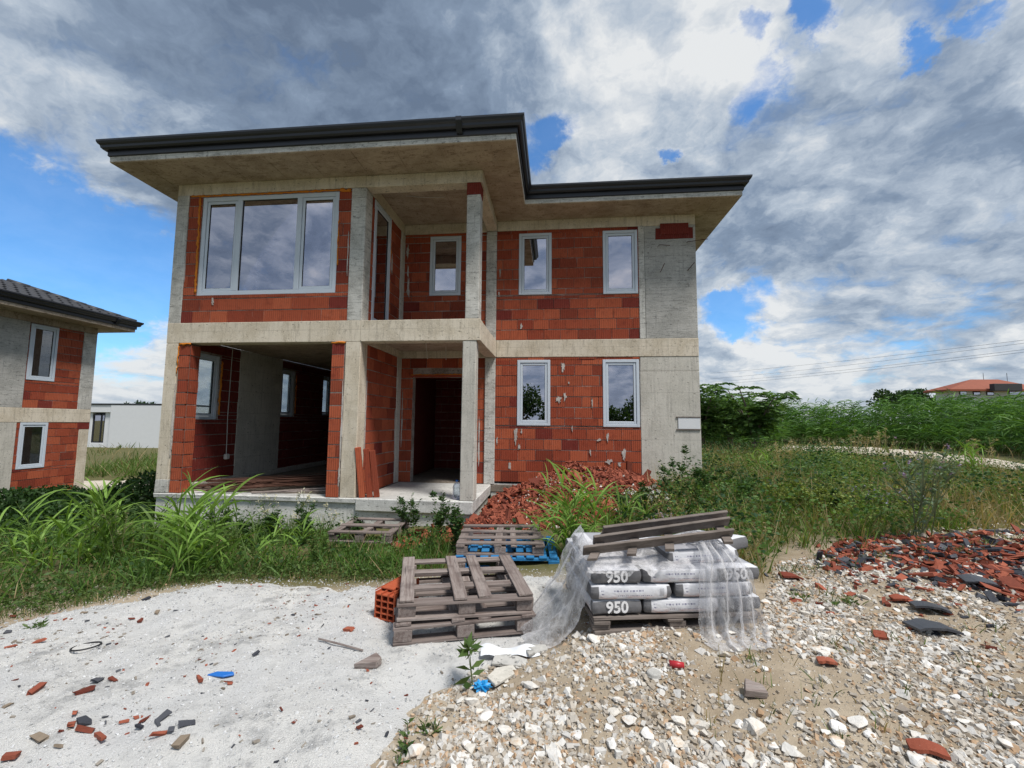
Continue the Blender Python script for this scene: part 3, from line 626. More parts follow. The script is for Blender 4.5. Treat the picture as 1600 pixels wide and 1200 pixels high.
# left wall (garage side) with real openings, back and right walls, partitions
GW = [(.45, 1.15, 1.41, 2.80), (3.33, 3.95, 1.50, 2.80), (5.42, 6.05, 1.55, 2.83)]
brickwall(house, 'y', .25, 1, .26, 1.72, .12, 3.05, GW, stuff=True, thick=.23, mt='brick_dark'); brickwall(house, 'y', .25, 1, 3.31, 8.7, .12, 3.05, GW, stuff=True, thick=.23, mt='brick_dark')  # darker clay puts the garage's inner shade into the wall colour
B('wall_panel', 'wall_conc', .02, .258, 1.72, 3.31, .0, 3.05); B('kerb', 'wall_conc', .02, .30, .26, 8.7, -.01, .12)
UL = [(.40, 2.2, 3.75, 5.7)]
brickwall(house, 'y', .25, 1, .26, 8.7, Zt, Zc, UL, stuff=True, thick=.24)
for o in GW: window(house, 'y', .25, 1, *o, dep=.05, gl='glass_clear', sashes=(0,), handle=True)
window(house, 'y', .25, 1, *UL[0], dep=.05, gl='glass_clear', mull=(1.3,))
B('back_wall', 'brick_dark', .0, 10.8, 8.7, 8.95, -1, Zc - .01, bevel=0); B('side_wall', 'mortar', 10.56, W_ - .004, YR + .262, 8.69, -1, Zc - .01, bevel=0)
B('partition', 'brick_dark', 3.78, 3.98, 2.36, 8.69, .0, 3.04, bevel=0); B('partition', 'brick_dark', 6.05, 6.2, YR + .27, 6.2, .0, 3.04, bevel=0); B('partition', 'brick_dark', 3.78, 3.98, 2.36, 8.69, 3.3, Zc - .01, bevel=0)  # partitions in the darker clay too, painted-in shade of the rooms
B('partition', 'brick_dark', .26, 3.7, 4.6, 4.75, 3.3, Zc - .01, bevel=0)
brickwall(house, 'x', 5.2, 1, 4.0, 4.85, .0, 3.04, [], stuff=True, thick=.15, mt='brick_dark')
B('stair_block', 'wall_conc', 5.5, 6.04, 5.6, 6.3, .0, .55)
# windows of the front
window(house, 'x', YR, 1, *UW1); window(house, 'x', YR, 1, *UW2); window(house, 'x', YR, 1, *LW1); window(house, 'x', YR, 1, *LW2)
window(house, 'x', .0, 1, *BW, dep=.03, mull=(1.35, 2.62), sashes=(0, 2), fw=.085)
window(house, 'x', YR + .03, 1, *BWIN); window(house, 'y', 3.99, 1, *BD, dep=-.015, sw=.07)
foam(house, 'x', .01, 1, [(.53, 3.9, .50, 5.88, .022), (.3, 5.905, 3.45, 5.905, .018), (3.46, 4.4, 3.455, 5.3, .013), (3.45, 5.9, 3.68, 5.88, .035)])
foam(house, 'x', .0, 1, [(.28, Zb - .02, .53, Zb - .02, .022), (3.43, Zb - .02, 3.7, Zb - .02, .022), (.275, Zb - .05, .272, 2.3, .012)])
foam(house, 'y', 3.99, 1, [(1.31, 3.5, 1.31, 5.8, .016)]); foam(house, 'x', YR + .02, 1, [(4.25, 2.50, 5.7, 2.51, .012)])
foam(house, 'y', .25, 1, [(1.16, 1.5, 1.16, 2.7, .02), (3.97, 1.6, 3.97, 2.7, .015)])
for a, z, w, h in ((7.82, 2.68, .12, .34), (7.72, 1.93, .22, .24), (7.86, 2.0, .1, .3), (8.47, 1.86, .05, .3), (6.75, 1.12, .12, .5), (6.88, 1.2, .06, .16), (6.62, .42, .1, .3), (8.8, 1.1, .08, .28), (8.62, 1.03, .14, .1),
                   (9.15, .72, .13, .32), (8.82, .55, .2, .16), (8.42, .75, .06, .2), (6.83, .85, .09, .2), (6.32, .98, .05, .25), (6.86, 3.62, .08, .2), (6.35, 4.9, .05, .3), (6.33, 4.4, .04, .2), (9.05, .5, .12, .14), (7.95, 2.3, .05, .1), (8.02, 1.28, .04, .2)):
    smear(house, 'x', YR, 1, a, z, w, h)
for a, z, w, h in ((.92, 3.72, .07, .2), (3.67, 4.6, .03, 1.2), (.272, 4.4, .03, .9)): smear(house, 'x', .012, 1, a, z, w, h)
for a, z, w, h in ((.275, 1.3, .05, 1.6), (3.695, 1.4, .05, 2.2), (3.69, .4, .05, .5)): smear(house, 'x', -.004, 1, a, z, w, h)
for a, z, w, h in ((4.08, 5.5, .1, .5), (4.12, 4.6, .1, .7), (4.1, 5.0, .07, .4), (4.06, 1.4, .05, 1.8), (5.9, .9, .06, 1.4)): smear(house, 'x', YR + .03, 1, a, z, w, h)
for a, z, w, h in ((.33, 1.5, .06, 1.8), (1.4, 4.9, .1, .6), (1.9, 1.2, .05, 1.2)): smear(house, 'y', 3.992, 1, a, z, w, h)
# brick-tile panel, its proud middle piece, rebar stubs, porch wires
B('clay_panel', 'brick_dark', 9.93, 10.76, YR - .014, YR + .05, 5.60, 5.86, bevel=.004); B('clay_panel', 'brick_dark', 10.03, 10.66, YR - .034, YR - .014, 5.70, 5.96, bevel=.004)
for (a, z, da, dz) in ((10.0, 5.45, .22, -.05), (10.02, 4.83, .07, .16), (10.62, 4.85, .12, .14), (10.62, 5.5, .42, .02)):
    MB().tube([(a, YR + .02, z), (a, YR - .05, z), (a + da, YR - .12, z + dz)], .008, 5).build('rebar_stub', M['rust'], house)
MB().tube([(4.95, 1.0, 3.06), (4.97, 1.0, 2.85), (5.0, .99, 2.7)], .007, 5).build('ceiling_wire', M['cable'], house); MB().tube([(5.25, 1.5, 3.06), (5.26, 1.5, 2.75)], .006, 5).build('ceiling_wire', M['cable'], house)
MB().tube([(4.5, .8, Zc), (4.9, .85, Zc - .03), (5.3, .9, Zc - .01)], .006, 5).build('ceiling_wire', M['cable'], house)
w_ = MB().tube([(.275, 1.42, 3.05), (.275, 1.40, 1.5), (.28, 1.42, .8), (.30, 1.40, .62)], .008, 6).build('hanging_cable', M['cable'], house)
MB().box(.27, .35, 1.34, 1.46, .52, .64).build('socket_box', M['cable'], w_, .02)
# paper notice held by two battens
nb = thing('notice_sheet', 'white paper notice between two thin battens on the concrete wall corner', 'notice', (10.55, YR - .02, 1.4))
MB().box(10.33, 10.79, YR - .020, YR - .016, 1.29, 1.53).build('sheet', M['white'], nb)
for z in (1.535, 1.265): MB().box(10.29, 10.80, YR - .028, YR - .005, z, z + .02).build('batten', M['woodD'], nb)

# ------------------------------------------------------------------ neighbour house on the left
NX, NE = -7.4, 4.96
nh = thing('brick_house', 'second unfinished brick and concrete house at the left edge with tiled roof', 'house', (-10, 1, 0))
N = lambda name, m, *a, **k: boxpart(name, M[m], nh, *a, bevel=.01, jitter=.005)
nb0, nt0, nc0 = 1.28, 1.69, 4.36
N('column', 'column', NX - .26, NX, NE - .41, NE, nt0, nc0 - .2); N('column', 'beam', NX - .26, NX, NE - .30, NE, -1.9, nb0 - .22); N('column_head', 'brick_dark', NX - .26, NX + .004, NE - .36, NE + .004, nb0 - .22, nb0)
N('beam', 'beam', NX - .26, NX + .006, -3, NE + .004, nb0, nt0); N('beam', 'soffit', NX - .26, NX + .004, -3, NE + .002, nc0 - .2, nc0)
N('wall_panel', 'panel', NX - .26, NX + .002, 1.9, 3.12, nt0, nc0 - .2); N('wall_panel', 'wall_conc', NX - .26, NX + .002, 1.4, 3.04, -1.9, nb0)
N('wall_panel', 'wall_conc', NX - .26, NX, -3, 1.895, nt0, nc0 - .2); N('wall_panel', 'wall_conc', NX - .26, NX, -3, 1.395, -1.9, nb0)
W1, W2 = (3.14, 3.84, 2.50, 4.13), (3.12, 3.80, -.04, 1.27)
brickwall(nh, 'y', NX - .006, 1, 3.12, NE - .41, nt0, nc0 - .2, [W1]); brickwall(nh, 'y', NX - .006, 1, 3.04, NE - .30, -1.8, nb0, [W2])
window(nh, 'y', NX - .002, 1, *W1, gl='glass_clear'); window(nh, 'y', NX - .002, 1, *W2, gl='glass_clear')
N('floor_slab', 'soffit', NX - 8, NX - .27, -3, NE, nb0 + .1, nt0 - .05); N('end_wall', 'mortar', NX - 8, NX - .27, NE - .25, NE - .01, -1.9, nc0 - .01)
N('roof_slab', 'soffit', NX - 9, NX + .66, -4, NE + .64, nc0, nc0 + .13)
eaves([(NX - 9, NE + .64), (NX + .66, NE + .64), (NX + .66, -4)][::-1], nc0 + .13, nh)
MB().prism([(.03, 0), (.06, 0), (.16, .17), (.16, .24), (.03, .24)], lambda o, z, t_: (NX + .66 + o, 4.86 + .1 * t_, nc0 + .13 + z)).build('gutter_joint', M['gutter'], nh)
sl_ = math.radians(21); ez = nc0 + .13 + .2
MB().add([(NX + .70, -4, ez - .03), (NX + .70, NE + .68, ez - .03), (NX - 3.6, NE - 3.6, ez - .03 + 4.3 * math.tan(sl_)), (NX - 3.6, -4, ez - .03 + 4.3 * math.tan(sl_)), (NX - 8.6, NE + .68, ez - .03)], [(0, 1, 2, 3), (1, 4, 2)]).build('roof', M['rooftile'], nh)
tm = None
for r in range(6):
    for c in range(16):
        y = NE + .62 - r * .34 - c * .27
        if y < 1.2: continue
        x = NX + .73 - r * .33
        if tm is None:
            tv = []; 
            for j in (0, 1):
                for i in range(9): a = i / 8; tv.append((-j * .40, (a - .5) * .285, .034 * math.sin(a * PI * 2) + .02 + j * .40 * math.tan(sl_) * .93))
            tm = bpy.data.meshes.new('roof_tile'); nn = 9
            tm.from_pydata(tv + [(p[0], p[1], p[2] - .022) for p in tv], [], [(i, i + 1, nn + i + 1, nn + i) for i in range(8)] + [(i + 18, i + 27, i + 28, i + 19) for i in range(8)] + [(i, i + 18, i + 19, i + 1) for i in range(8)]); tm.materials.append(M['rooftile'])
            tm.polygons.foreach_set('use_smooth', [True] * 8 + [False] * 16)
        o = bpy.data.objects.new('roof_tile', tm); COL.objects.link(o); o.location = (x + random.uniform(-.008, .008), y, ez + r * .33 * math.tan(sl_) + random.uniform(-.004, .004)); o.parent = nh; o.matrix_parent_inverse = Matrix.Translation(-Vector(nh.location))
for i in range(7): a = np.array((NX + .66 - i * .3, NE + .64 - i * .3, ez + .03 + i * .3 * math.tan(sl_))); MB().tube([a, a + np.array((-.33, -.33, .36 * math.tan(sl_) * .95))], [.085, .07], 8).build('ridge_tile', M['rooftile'], nh, smooth_=True)

# ------------------------------------------------------------------ far buildings
def far_box(u0, u1, v0, v1, Y): a, b = on(u0, v1, 1, Y), on(u1, v0, 1, Y); return a[0], b[0], a[2], b[2]
x0, x1, z0, z1 = far_box(95, 268, 633, 702, 26)
wb = thing('white_building', 'low white flat roofed building behind the gap between the two brick houses', 'building', ((x0 + x1) / 2, 28, z0))
wx0, wx1, wz0, wz1 = far_box(136, 160, 647, 692, 26)
FB = lambda name, m, *a: boxpart(name, M[m], wb, *a, bevel=.02)
FB('wall', 'white', wx1 + .75, x1, 26, 33, z0, z1); FB('wall', 'white', x0, wx1 + .75, 26.05, 33, wz1 + .15, z1); FB('wall', 'white', x0, wx0, 26.25, 33, z0, wz1 + .15); FB('wall', 'white', wx1, wx1 + .75, 26.25, 33, z0, wz1 + .15); FB('wall', 'white', wx0, wx1, 26.25, 33, z0, wz0)
FB('roof', 'gutter', x0, x1 + .03, 25.97, 33, z1, z1 + .12); FB('plinth', 'dark', x0, x1, 26.3, 33, z0 - 1.5, z0)
wf = frame_(mapper('x', 26.3, 1), wx0, wx1, wz0, wz1, .12, 0, .1); bxm(wf, mapper('x', 26.3, 1), wx0 + (wx1 - wx0) * .62, wx0 + (wx1 - wx0) * .70, 0, .1, wz0, wz1); wf = wf.build('window', M['gutter'], wb); MB().box(wx0, wx1, 26.34, 26.36, wz0, wz1).build('pane', M['glass'], wb).parent = wf
x0, x1, z0, z1 = far_box(1493, 1690, 609, 650, 60)
vb = thing('villa', 'white villa with a red tiled hip roof far right above the reeds', 'house', ((x0 + x1) / 2, 64, z0))
V_ = lambda name, m, *a: boxpart(name, M[m], vb, *a, bevel=.03)
V_('wall', 'white', x0, x1, 60, 63, z0 - 2, z1 + .15)
rx0, rx1 = on(1484, 605, 1, 59)[0], on(1640, 605, 1, 59)[0]; rz0, rz1 = on(1500, 608, 1, 59)[2], on(1550, 595, 1, 62)[2]
MB().add([(rx0, 59, rz0), (rx1, 59, rz0), (rx1, 63.5, rz0), (rx0, 63.5, rz0), (rx0 + 4.5, 61, rz1 + .1), (rx1 - 4.5, 61, rz1 + .1), (rx0, 59, rz0 - .25), (rx1, 59, rz0 - .25), (rx1, 63.5, rz0 - .25), (rx0, 63.5, rz0 - .25)], [(0, 1, 5, 4), (1, 2, 5), (2, 3, 4, 5), (3, 0, 4), (6, 7, 1, 0), (7, 8, 2, 1), (8, 9, 3, 2), (9, 6, 0, 3), (9, 8, 7, 6)]).build('roof', M['redroof'], vb)
for u in (1500, 1521, 1542, 1577):
    a0, a1, c0, c1 = far_box(u, u + (9 if u < 1570 else 22), 612, 617, 60); wq = MB().box(a0 - .08, a1 + .08, 59.93, 60.05, c0 - .08, c1 + .08).build('window', M['dark'], vb); MB().box(a0, a1, 59.90, 59.93, c0, c1).build('pane', M['glass'], vb).parent = wq
a0, a1, c0, c1 = far_box(1570, 1625, 597, 611, 56); V_('annex', 'dark', a0 + .8, a1, 58.2, 58.9, c0 + .2, c1)
for u in (1538, 1575): p = on(u, 606, 1, 63); MB().tube([p, p + np.array((0, 0, 2.2))], .03, 5).build('antenna', M['dark'], vb)
# overhead lines
for i, (u0, v0, u1, v1) in enumerate([(1110, 583, 1700, 519), (1110, 592, 1700, 523), (1110, 597, 1700, 534), (1110, 601, 1700, 538)]):
    a, b = on(u0, v0, 1, 95), on(u1, v1, 1, 38); pts = [a + (b - a) * k / 14 - np.array((0, 0, 1)) * .9 * (1 - (2 * k / 14 - 1) ** 2) * .4 for k in range(15)]
    tag(MB().tube(pts, .016, 5).build('power_line', M['dark']), ['highest', 'second highest', 'third highest', 'lowest'][i] + ' of the four thin overhead lines crossing the cloudy sky at the right', 'power line', 'overhead power lines')
# ------------------------------------------------------------------ pallets
def gz(x, y): return float(H(x, y))
def pallet(name, label, group, L, D, bottom, strx, decky, deckx, m0='wood0', m1='wood1', blk=.085, bt=.021, stry=()):
    """layers from the ground up: bottom boards along X at y positions, nine blocks, stringers (along X at strx or along Y at stry), deck boards (along Y at decky or along X at deckx)"""
    r = thing(name, label, 'pallet', (0, 0, 0), group); j = lambda s=.006: random.uniform(-s, s)
    def board(nm, x, y, z, lx, ly, m):
        o = MB().box(-lx / 2, lx / 2, -ly / 2, ly / 2, 0, bt).build(nm, M[m], None, .0025, jitter=.0025); o.parent = r; o.location = (x + j(.011), y + j(.011), z + j(.003)); o.rotation_euler = (j(.008), j(.008), j(.028)); return o
    z = 0
    for y, w in bottom: board('board', 0, y, z, L * random.uniform(.985, 1), w, m0)
    z += bt + .001
    for x in (-L / 2 + .07, 0, L / 2 - .07):
        for y in (-D / 2 + .055, 0, D / 2 - .055):
            o = MB().box(-.065, .065, -.05, .05, 0, blk).build('block', M[m1], None, .003, jitter=.003); o.parent = r; o.location = (x + j(), y + j(), z); o.rotation_euler = (0, 0, j(.05))
    z += blk + .001
    for y, w in strx: board('board', 0, y, z, L * random.uniform(.985, 1), w, m0)
    for x, w in stry: board('board', x, 0, z, w, D, m1)
    z += bt + .001
    for x, w in decky: board('plank', x, 0, z, w, D * random.uniform(.985, 1.0), m1)
    for y, w in deckx: board('plank', 0, y, z, L * random.uniform(.985, 1.01), w, m0)
    return r, z + bt
def place(o, x, y, z, rz, rx=0, ry=0): o.location = (x, y, z); o.rotation_euler = (rx, ry, rz)
# two grey pallets stacked in front of the bags
q0, q1 = on(613, 1030, 2, -.31), on(834, 1001, 2, -.29); ax = unit((q1 - q0)[:2]); ang = math.atan2(ax[1], ax[0]); Lp = float(np.linalg.norm((q1 - q0)[:2])); Dp = 1.0
cx, cy = (q0 + q1)[:2] / 2 + np.array((-ax[1], ax[0])) * Dp / 2
spec = dict(bottom=[(-Dp / 2 + .055, .11), (0, .1), (Dp / 2 - .055, .11)], strx=[(-Dp / 2 + .05, .1), (-.18, .09), (.17, .09), (Dp / 2 - .05, .1)], decky=[(-Lp / 2 + .06, .11), (-.07, .1), (.13, .1), (Lp / 2 - .06, .115)], deckx=[])
zp = padz(np.array([cx]), np.array([cy]))[0] + .01
pa, h1 = pallet('pallet', 'lower grey wooden pallet of the stacked pair on the white sand, lying on the ground', 'wooden pallets', Lp, Dp, **spec); place(pa, cx, cy, zp, ang, .0, .01)
pb, h2 = pallet('pallet', 'upper grey wooden pallet of the stacked pair beside the single hollow block', 'wooden pallets', Lp * .985, Dp * .98, **spec); place(pb, cx + .015, cy + .03, zp + h1 + .008, ang - .03, .02, .018)
# blue pallet with a grey one on it
q0, q1 = on(709, 891, 2, -.30), on(876, 893, 2, -.30); Lb = float(np.linalg.norm((q1 - q0)[:2])); ab = math.atan2(*(q1 - q0)[1::-1]); Db = .95; nb_ = np.array((-math.sin(ab), math.cos(ab)))
bx_, by_ = (q0 + q1)[:2] / 2 + nb_ * Db / 2
pc, h3 = pallet('pallet', 'blue painted pallet under a grey one at the foot of the rubble', 'wooden pallets', Lb, Db, bottom=[(-Db / 2 + .05, .1), (0, .1), (Db / 2 - .05, .1)], strx=[(-Db / 2 + .05, .1), (0, .1), (Db / 2 - .05, .1)], decky=[(x, .09) for x in np.linspace(-Lb / 2 + .06, Lb / 2 - .06, 9)], deckx=[], m0='blue0', m1='blue0', blk=.09)
zb_ = padz(np.array([bx_]), np.array([by_]))[0] + .01; place(pc, bx_, by_, zb_, ab)
Lw, Dw = 1.03, .86
pd, h4 = pallet('pallet', 'open grey wooden pallet lying on the blue pallet', 'wooden pallets', Lw, Dw, bottom=[(-Dw / 2 + .045, .08), (Dw / 2 - .045, .08)], strx=[], stry=[(-Lw / 2 + .055, .1), (-.02, .09), (.16, .07), (Lw / 2 - .055, .11)], decky=[], deckx=[(-Dw / 2 + .05, .085), (-.15, .085), (.12, .085), (Dw / 2 - .05, .085)], blk=.075)
place(pd, bx_ - .09, by_ - .0, zb_ + h3 + .004, ab + .01, .02, 0)
# pallet by the foundation
q0, q1 = on(515, 852, 2, -.43), on(592, 858, 2, -.43); ae = .0; Le, De = .95, .8; ce = on(560, 853, 2, -.40)
pe, h5 = pallet('pallet', 'weathered pallet lying in the weeds against the house foundation', 'wooden pallets', Le, De, bottom=[(-De / 2 + .05, .1), (De / 2 - .05, .1)], strx=[], stry=[(-Le / 2 + .06, .1), (.02, .09), (Le / 2 - .06, .1)], decky=[], deckx=[(-De / 2 + .05, .1), (0, .1), (De / 2 - .06, .1)])
ze_ = gz(ce[0], ce[1] + .4); place(pe, ce[0], ce[1] + .42, ze_ + .13, .0, .05, -.01)

# ------------------------------------------------------------------ pallet of bags
q0, q1 = on(926, 990, 2, -.11), on(1187, 976, 2, -.09); Lg = float(np.linalg.norm((q1 - q0)[:2])); ag = math.atan2(*(q1 - q0)[1::-1]); Dg = .92
ex, ey = np.array((math.cos(ag), math.sin(ag), 0)), np.array((-math.sin(ag), math.cos(ag), 0)); O = np.array((*((q0 + q1)[:2] / 2), -.10)) + ey * .0
def bagp(x, y, z): return O + ex * x + ey * y + np.array((0, 0, z))
pf, hg_ = pallet('pallet', 'brown pallet carrying the stack of grey and white mortar bags', 'wooden pallets', Lg, Dg, bottom=[(-Dg / 2 + .05, .1), (0, .1), (Dg / 2 - .05, .1)], strx=[], stry=[(-Lg / 2 + .07, .12), (0, .12), (Lg / 2 - .07, .12)], decky=[], deckx=[(-Dg / 2 + .05 + i * (Dg - .1) / 6, .1) for i in range(7)], m0='woodD', m1='woodD', blk=.042)
pg = bagp(0, Dg / 2, 0); place(pf, pg[0], pg[1], -.11, ag)
def bagmat():
    m, t, b = material('printed_paper_bag'); p = t.obj(); x, y, z = t.sep(p); r = t.rnd()
    g = t.new('ShaderNodeTexCoord').outputs['Normal']; nx, ny, nz = t.sep(g)
    n = t.noise(p, 9, 4, .6).outputs['Fac']; n2 = t.noise(t.vmath('MULTIPLY', p, (3, 3, 14)), 4, 4, .6).outputs['Fac']
    grey = t.mix(n, (.12, .12, .13), (.20, .20, .21)); white = t.mix(n, (.60, .61, .65), (.74, .75, .79))
    isside = t.ss(t.math('ABSOLUTE', ny), .55, .65); istop = t.ss(nz, .6, .75)
    lo = t.math('MULTIPLY', t.ss(z, -.065, .0, 1, 0), t.ss(n2, .42, .62)); white = t.mix(t.math('MULTIPLY', lo, .75), white, (.60, .33, .26))
    band = t.math('MULTIPLY', t.ss(x, -.245, -.240), t.ss(x, .268, .272, 1, 0))      # white field between the dark ends of the side
    side = t.mix(band, grey, white)
    def dash(x0, x1, zc, h, f):
        a = t.math('MULTIPLY', t.math('GREATER_THAN', x, x0), t.math('LESS_THAN', x, x1)); a = t.math('MULTIPLY', a, t.math('LESS_THAN', t.math('ABSOLUTE', t.math('SUBTRACT', z, zc)), h))
        return t.math('MULTIPLY', a, t.math('GREATER_THAN', t.math('SINE', t.math('ADD', t.math('MULTIPLY', x, f), t.math('MULTIPLY', t.math('SINE', t.math('MULTIPLY', x, f * .37)), 2))), -.1))
    pr = t.math('ADD', dash(-.14, .10, .012, .006, 420), dash(-.225, -.205, .015, .004, 500)); pr = t.math('ADD', pr, dash(-.225, -.20, -.008, .004, 430)); pr = t.math('ADD', pr, dash(-.1, .16, -.022, .003, 640))
    side = t.mix(t.math('MULTIPLY', pr, .85, clamp=True), side, (.16, .16, .26))
    bars = t.math('MULTIPLY', t.math('MULTIPLY', t.math('GREATER_THAN', x, .215), t.math('LESS_THAN', x, .25)), t.math('LESS_THAN', t.math('ABSOLUTE', z), .028)); bars = t.math('MULTIPLY', bars, t.math('GREATER_THAN', t.math('SINE', t.math('MULTIPLY', z, 900)), 0)); side = t.mix(t.math('MULTIPLY', bars, .8), side, (.1, .1, .12))
    top = t.mix(t.ss(t.math('ABSOLUTE', x), .19, .2), t.mix(n, (.32, .33, .37), (.45, .46, .5)), white)
    c = t.mix(isside, grey, side); c = t.mix(istop, c, top)
    finish(t, b, c, .62, t.bump(t.noise(p, 22, 4, .6, 1).outputs['Fac'], .5, .012), .3); return m
M['bag'] = bagmat()
def bagmesh(seed, L, Wd, T):
    bm = bmesh.new(); bmesh.ops.create_cube(bm, size=1); bmesh.ops.subdivide_edges(bm, edges=bm.edges[:], cuts=7, use_grid_fill=True); rr = random.Random(seed); o1, o2 = rr.uniform(0, 9), rr.uniform(0, 9)
    for v in bm.verts:
        x, y, z = v.co * 2; r = .86
        ed = (1 - .10 * max(0, abs(x) - .6) * 2.5 * abs(z)) ; px = x - math.copysign(max(0, abs(x) - .9) * .12, x) * abs(z)
        zz = z * (.90 + .10 * (1 - abs(x) ** 4) * (1 - abs(y) ** 4)) * (1 - .07 * smooth(abs(x), .8, 1.0)) * (1 - .03 * abs(y) ** 6)
        zz += .05 * math.sin(3.1 * x + o1) * math.sin(2.6 * y + o2); yy = y * (1 - .05 * z * z + .012 * math.sin(7 * x + o2 + z * 3)); px *= 1 - .02 * z * z + .012 * math.sin(5 * y + o1)
        v.co = (px * L / 2, yy * Wd / 2, zz * T / 2)
    bmesh.ops.recalc_face_normals(bm, faces=bm.faces); me = bpy.data.meshes.new('bag'); bm.to_mesh(me); bm.free(); me.polygons.foreach_set('use_smooth', [True] * len(me.polygons)); me.materials.append(M['bag']); return me
_tx = {}
M['print'] = plain('white_print', (.78, .78, .8), .6)
def textmesh(s, size, off=.012):
    k = (s, size)
    if k not in _tx:
        cu = bpy.data.curves.new('lettering', 'FONT'); cu.body = s; cu.size = size; cu.offset = .028 * size; cu.extrude = .0008; cu.align_x = 'CENTER'; cu.align_y = 'CENTER'; cu.resolution_u = 3
        o = bpy.data.objects.new('lettering_tmp', cu); COL.objects.link(o); dg = bpy.context.evaluated_depsgraph_get(); me = bpy.data.meshes.new_from_object(o.evaluated_get(dg)); bpy.data.objects.remove(o); me.materials.clear(); me.materials.append(M['print']); _tx[k] = me
    return _tx[k]
BT, BL, BWd = .108, .60, .37
def bag(x, y, layer, end, label, text=None, toptext=None, sx=1.0, tilt=(0, 0), rz=0, dz=0, seed=None):
    o = thing('mortar_bag', label, 'bag', bagp(x, y, hg_ + BT * (layer + .5) + dz), 'mortar bags stacked on the pallet')
    body = bpy.data.objects.new('sack', bagmesh(seed or random.randrange(999), BL * sx, BWd, BT * 1.0)); COL.objects.link(body); body.parent = o
    o.rotation_euler = (tilt[0], tilt[1], ag + (PI / 2 if end else 0) + rz)
    R3 = Matrix.Rotation(PI / 2, 4, 'X')
    def lt(me, mat): q = bpy.data.objects.new('lettering', me); COL.objects.link(q); q.parent = o; q.matrix_local = mat
    if text:
        if end: lt(textmesh(text, .112), Matrix.Translation((-BL * sx / 2 - .002, 0, -.002)) @ Matrix.Rotation(-PI / 2, 4, 'Z') @ R3)
    if toptext: lt(textmesh(toptext, .17), Matrix.Translation((.02, 0, BT / 2 + .004)) @ Matrix.Rotation(PI * .0 if not end else PI / 2, 4, 'Z'))
    return o
X0 = -Lg / 2
for lay in (0, 2):
    nm = ['bottom', '', 'third'][lay]
    bag(X0 + BWd / 2 + .0, BL / 2, lay, True, f'grey mortar bag end printed 950, left end of the {nm} layer facing the camera', '950', '950' if lay == 2 else None, seed=3 + lay, tilt=(0, .01))
    bag(X0 + BWd + .31 + .01, BWd / 2, lay, False, f'white sided mortar bag beside the 950 bag in the {nm} layer', None, '950' if lay == 2 else None, seed=8 + lay, tilt=(.0, .004), rz=-.01)
    bag(Lg / 2 - BWd / 2 + .02, BL / 2, lay, True, f'grey mortar bag at the right end of the {nm} layer behind the hanging film', '950' if lay == 2 else None, None, seed=13 + lay, sx=.98)
    bag(X0 + BL / 2 + .0, BL + BWd / 2 - .04, lay, False, f'mortar bag at the rear left of the {nm} layer', seed=17 + lay); bag(Lg / 2 - BL / 2, BL + BWd / 2 - .04, lay, False, f'mortar bag at the rear right of the {nm} layer', seed=19 + lay)
bag(X0 + BL / 2 - .01, BWd / 2 - .01, 1, False, 'white sided mortar bag spanning the left half of the second layer', seed=31, tilt=(0, .006), sx=1.0)
bag(X0 + BL * 1.5 + .035, BWd / 2, 1, False, 'white sided mortar bag in the right half of the second layer, half behind the film', seed=32)
bag(X0 + BL / 2, BWd * 1.5, 1, False, 'mortar bag behind the left one of the second layer', seed=33); bag(Lg / 2 - BL / 2, BWd * 1.5, 1, False, 'mortar bag behind the right one of the second layer', seed=34)
bag(X0 + .03 + BL * 1.45, BWd / 2 + .10, 3, False, 'top mortar bag with white side and grey 950 face, highest in the stack', None, '950', seed=41, tilt=(.05, -.02), rz=.03)
bag(Lg / 2 - .13, BWd + .16, 3, True, 'slumped white mortar bag at the top right corner of the stack', None, None, seed=43, tilt=(-.1, .14), rz=.25, dz=-.01)
bag(X0 + BL * .55, BWd * 1.55, 3, False, 'mortar bag at the top rear left under the wooden deck', seed=44, dz=-.02)
# pallet deck of three planks leaning on the bags
def bag_on(u, v, yo):
    r = ray(u, v); o = bagp(0, yo, 0); return CAM + r * (((o - CAM) @ ey) / (r @ ey))
dk = thing('wooden_deck', 'grey deck of three planks on battens lying tilted on top of the mortar bags', 'pallet deck', tuple(bag_on(1028, 850, .16)))
dk_p = []
for (l0, r0, yo) in (((911, 860), (1145, 832), .08), ((927, 844), (1139, 814), .20), ((942, 829), (1135, 804), .31)):
    a_, b_ = bag_on(*l0, yo), bag_on(*r0, yo); dk_p.append((a_, b_)); d_ = unit(b_ - a_); up_ = unit(np.cross(d_, ey) * -1 + ey * .75); up_ = up_ if up_[2] > 0 else -up_; n_ = unit(np.cross(d_, up_))
    o = MB().obox((0, 0, 0), d_ * np.linalg.norm(b_ - a_) / 2, up_ * .046, n_ * .011).build('plank', M['woodD'], None, .003, jitter=.002); o.parent = dk; o.matrix_parent_inverse = Matrix.Translation(-Vector(dk.location)); o.location = (a_ + b_) / 2
for f in (.04, .29, .54, .93):
    p0 = dk_p[0][0] * (1 - f) + dk_p[0][1] * f + (0, 0, -.050) - ey * .075; p1 = dk_p[2][0] * (1 - f) + dk_p[2][1] * f + (0, 0, -.035) + ey * .06; d_ = (p1 - p0) / 2
    o = MB().obox((0, 0, 0), d_, ex * .036, np.cross(ex, unit(d_)) * .013).build('batten', M['woodD'], None, .002, jitter=.002); o.parent = dk; o.matrix_parent_inverse = Matrix.Translation(-Vector(dk.location)); o.location = (p0 + p1) / 2
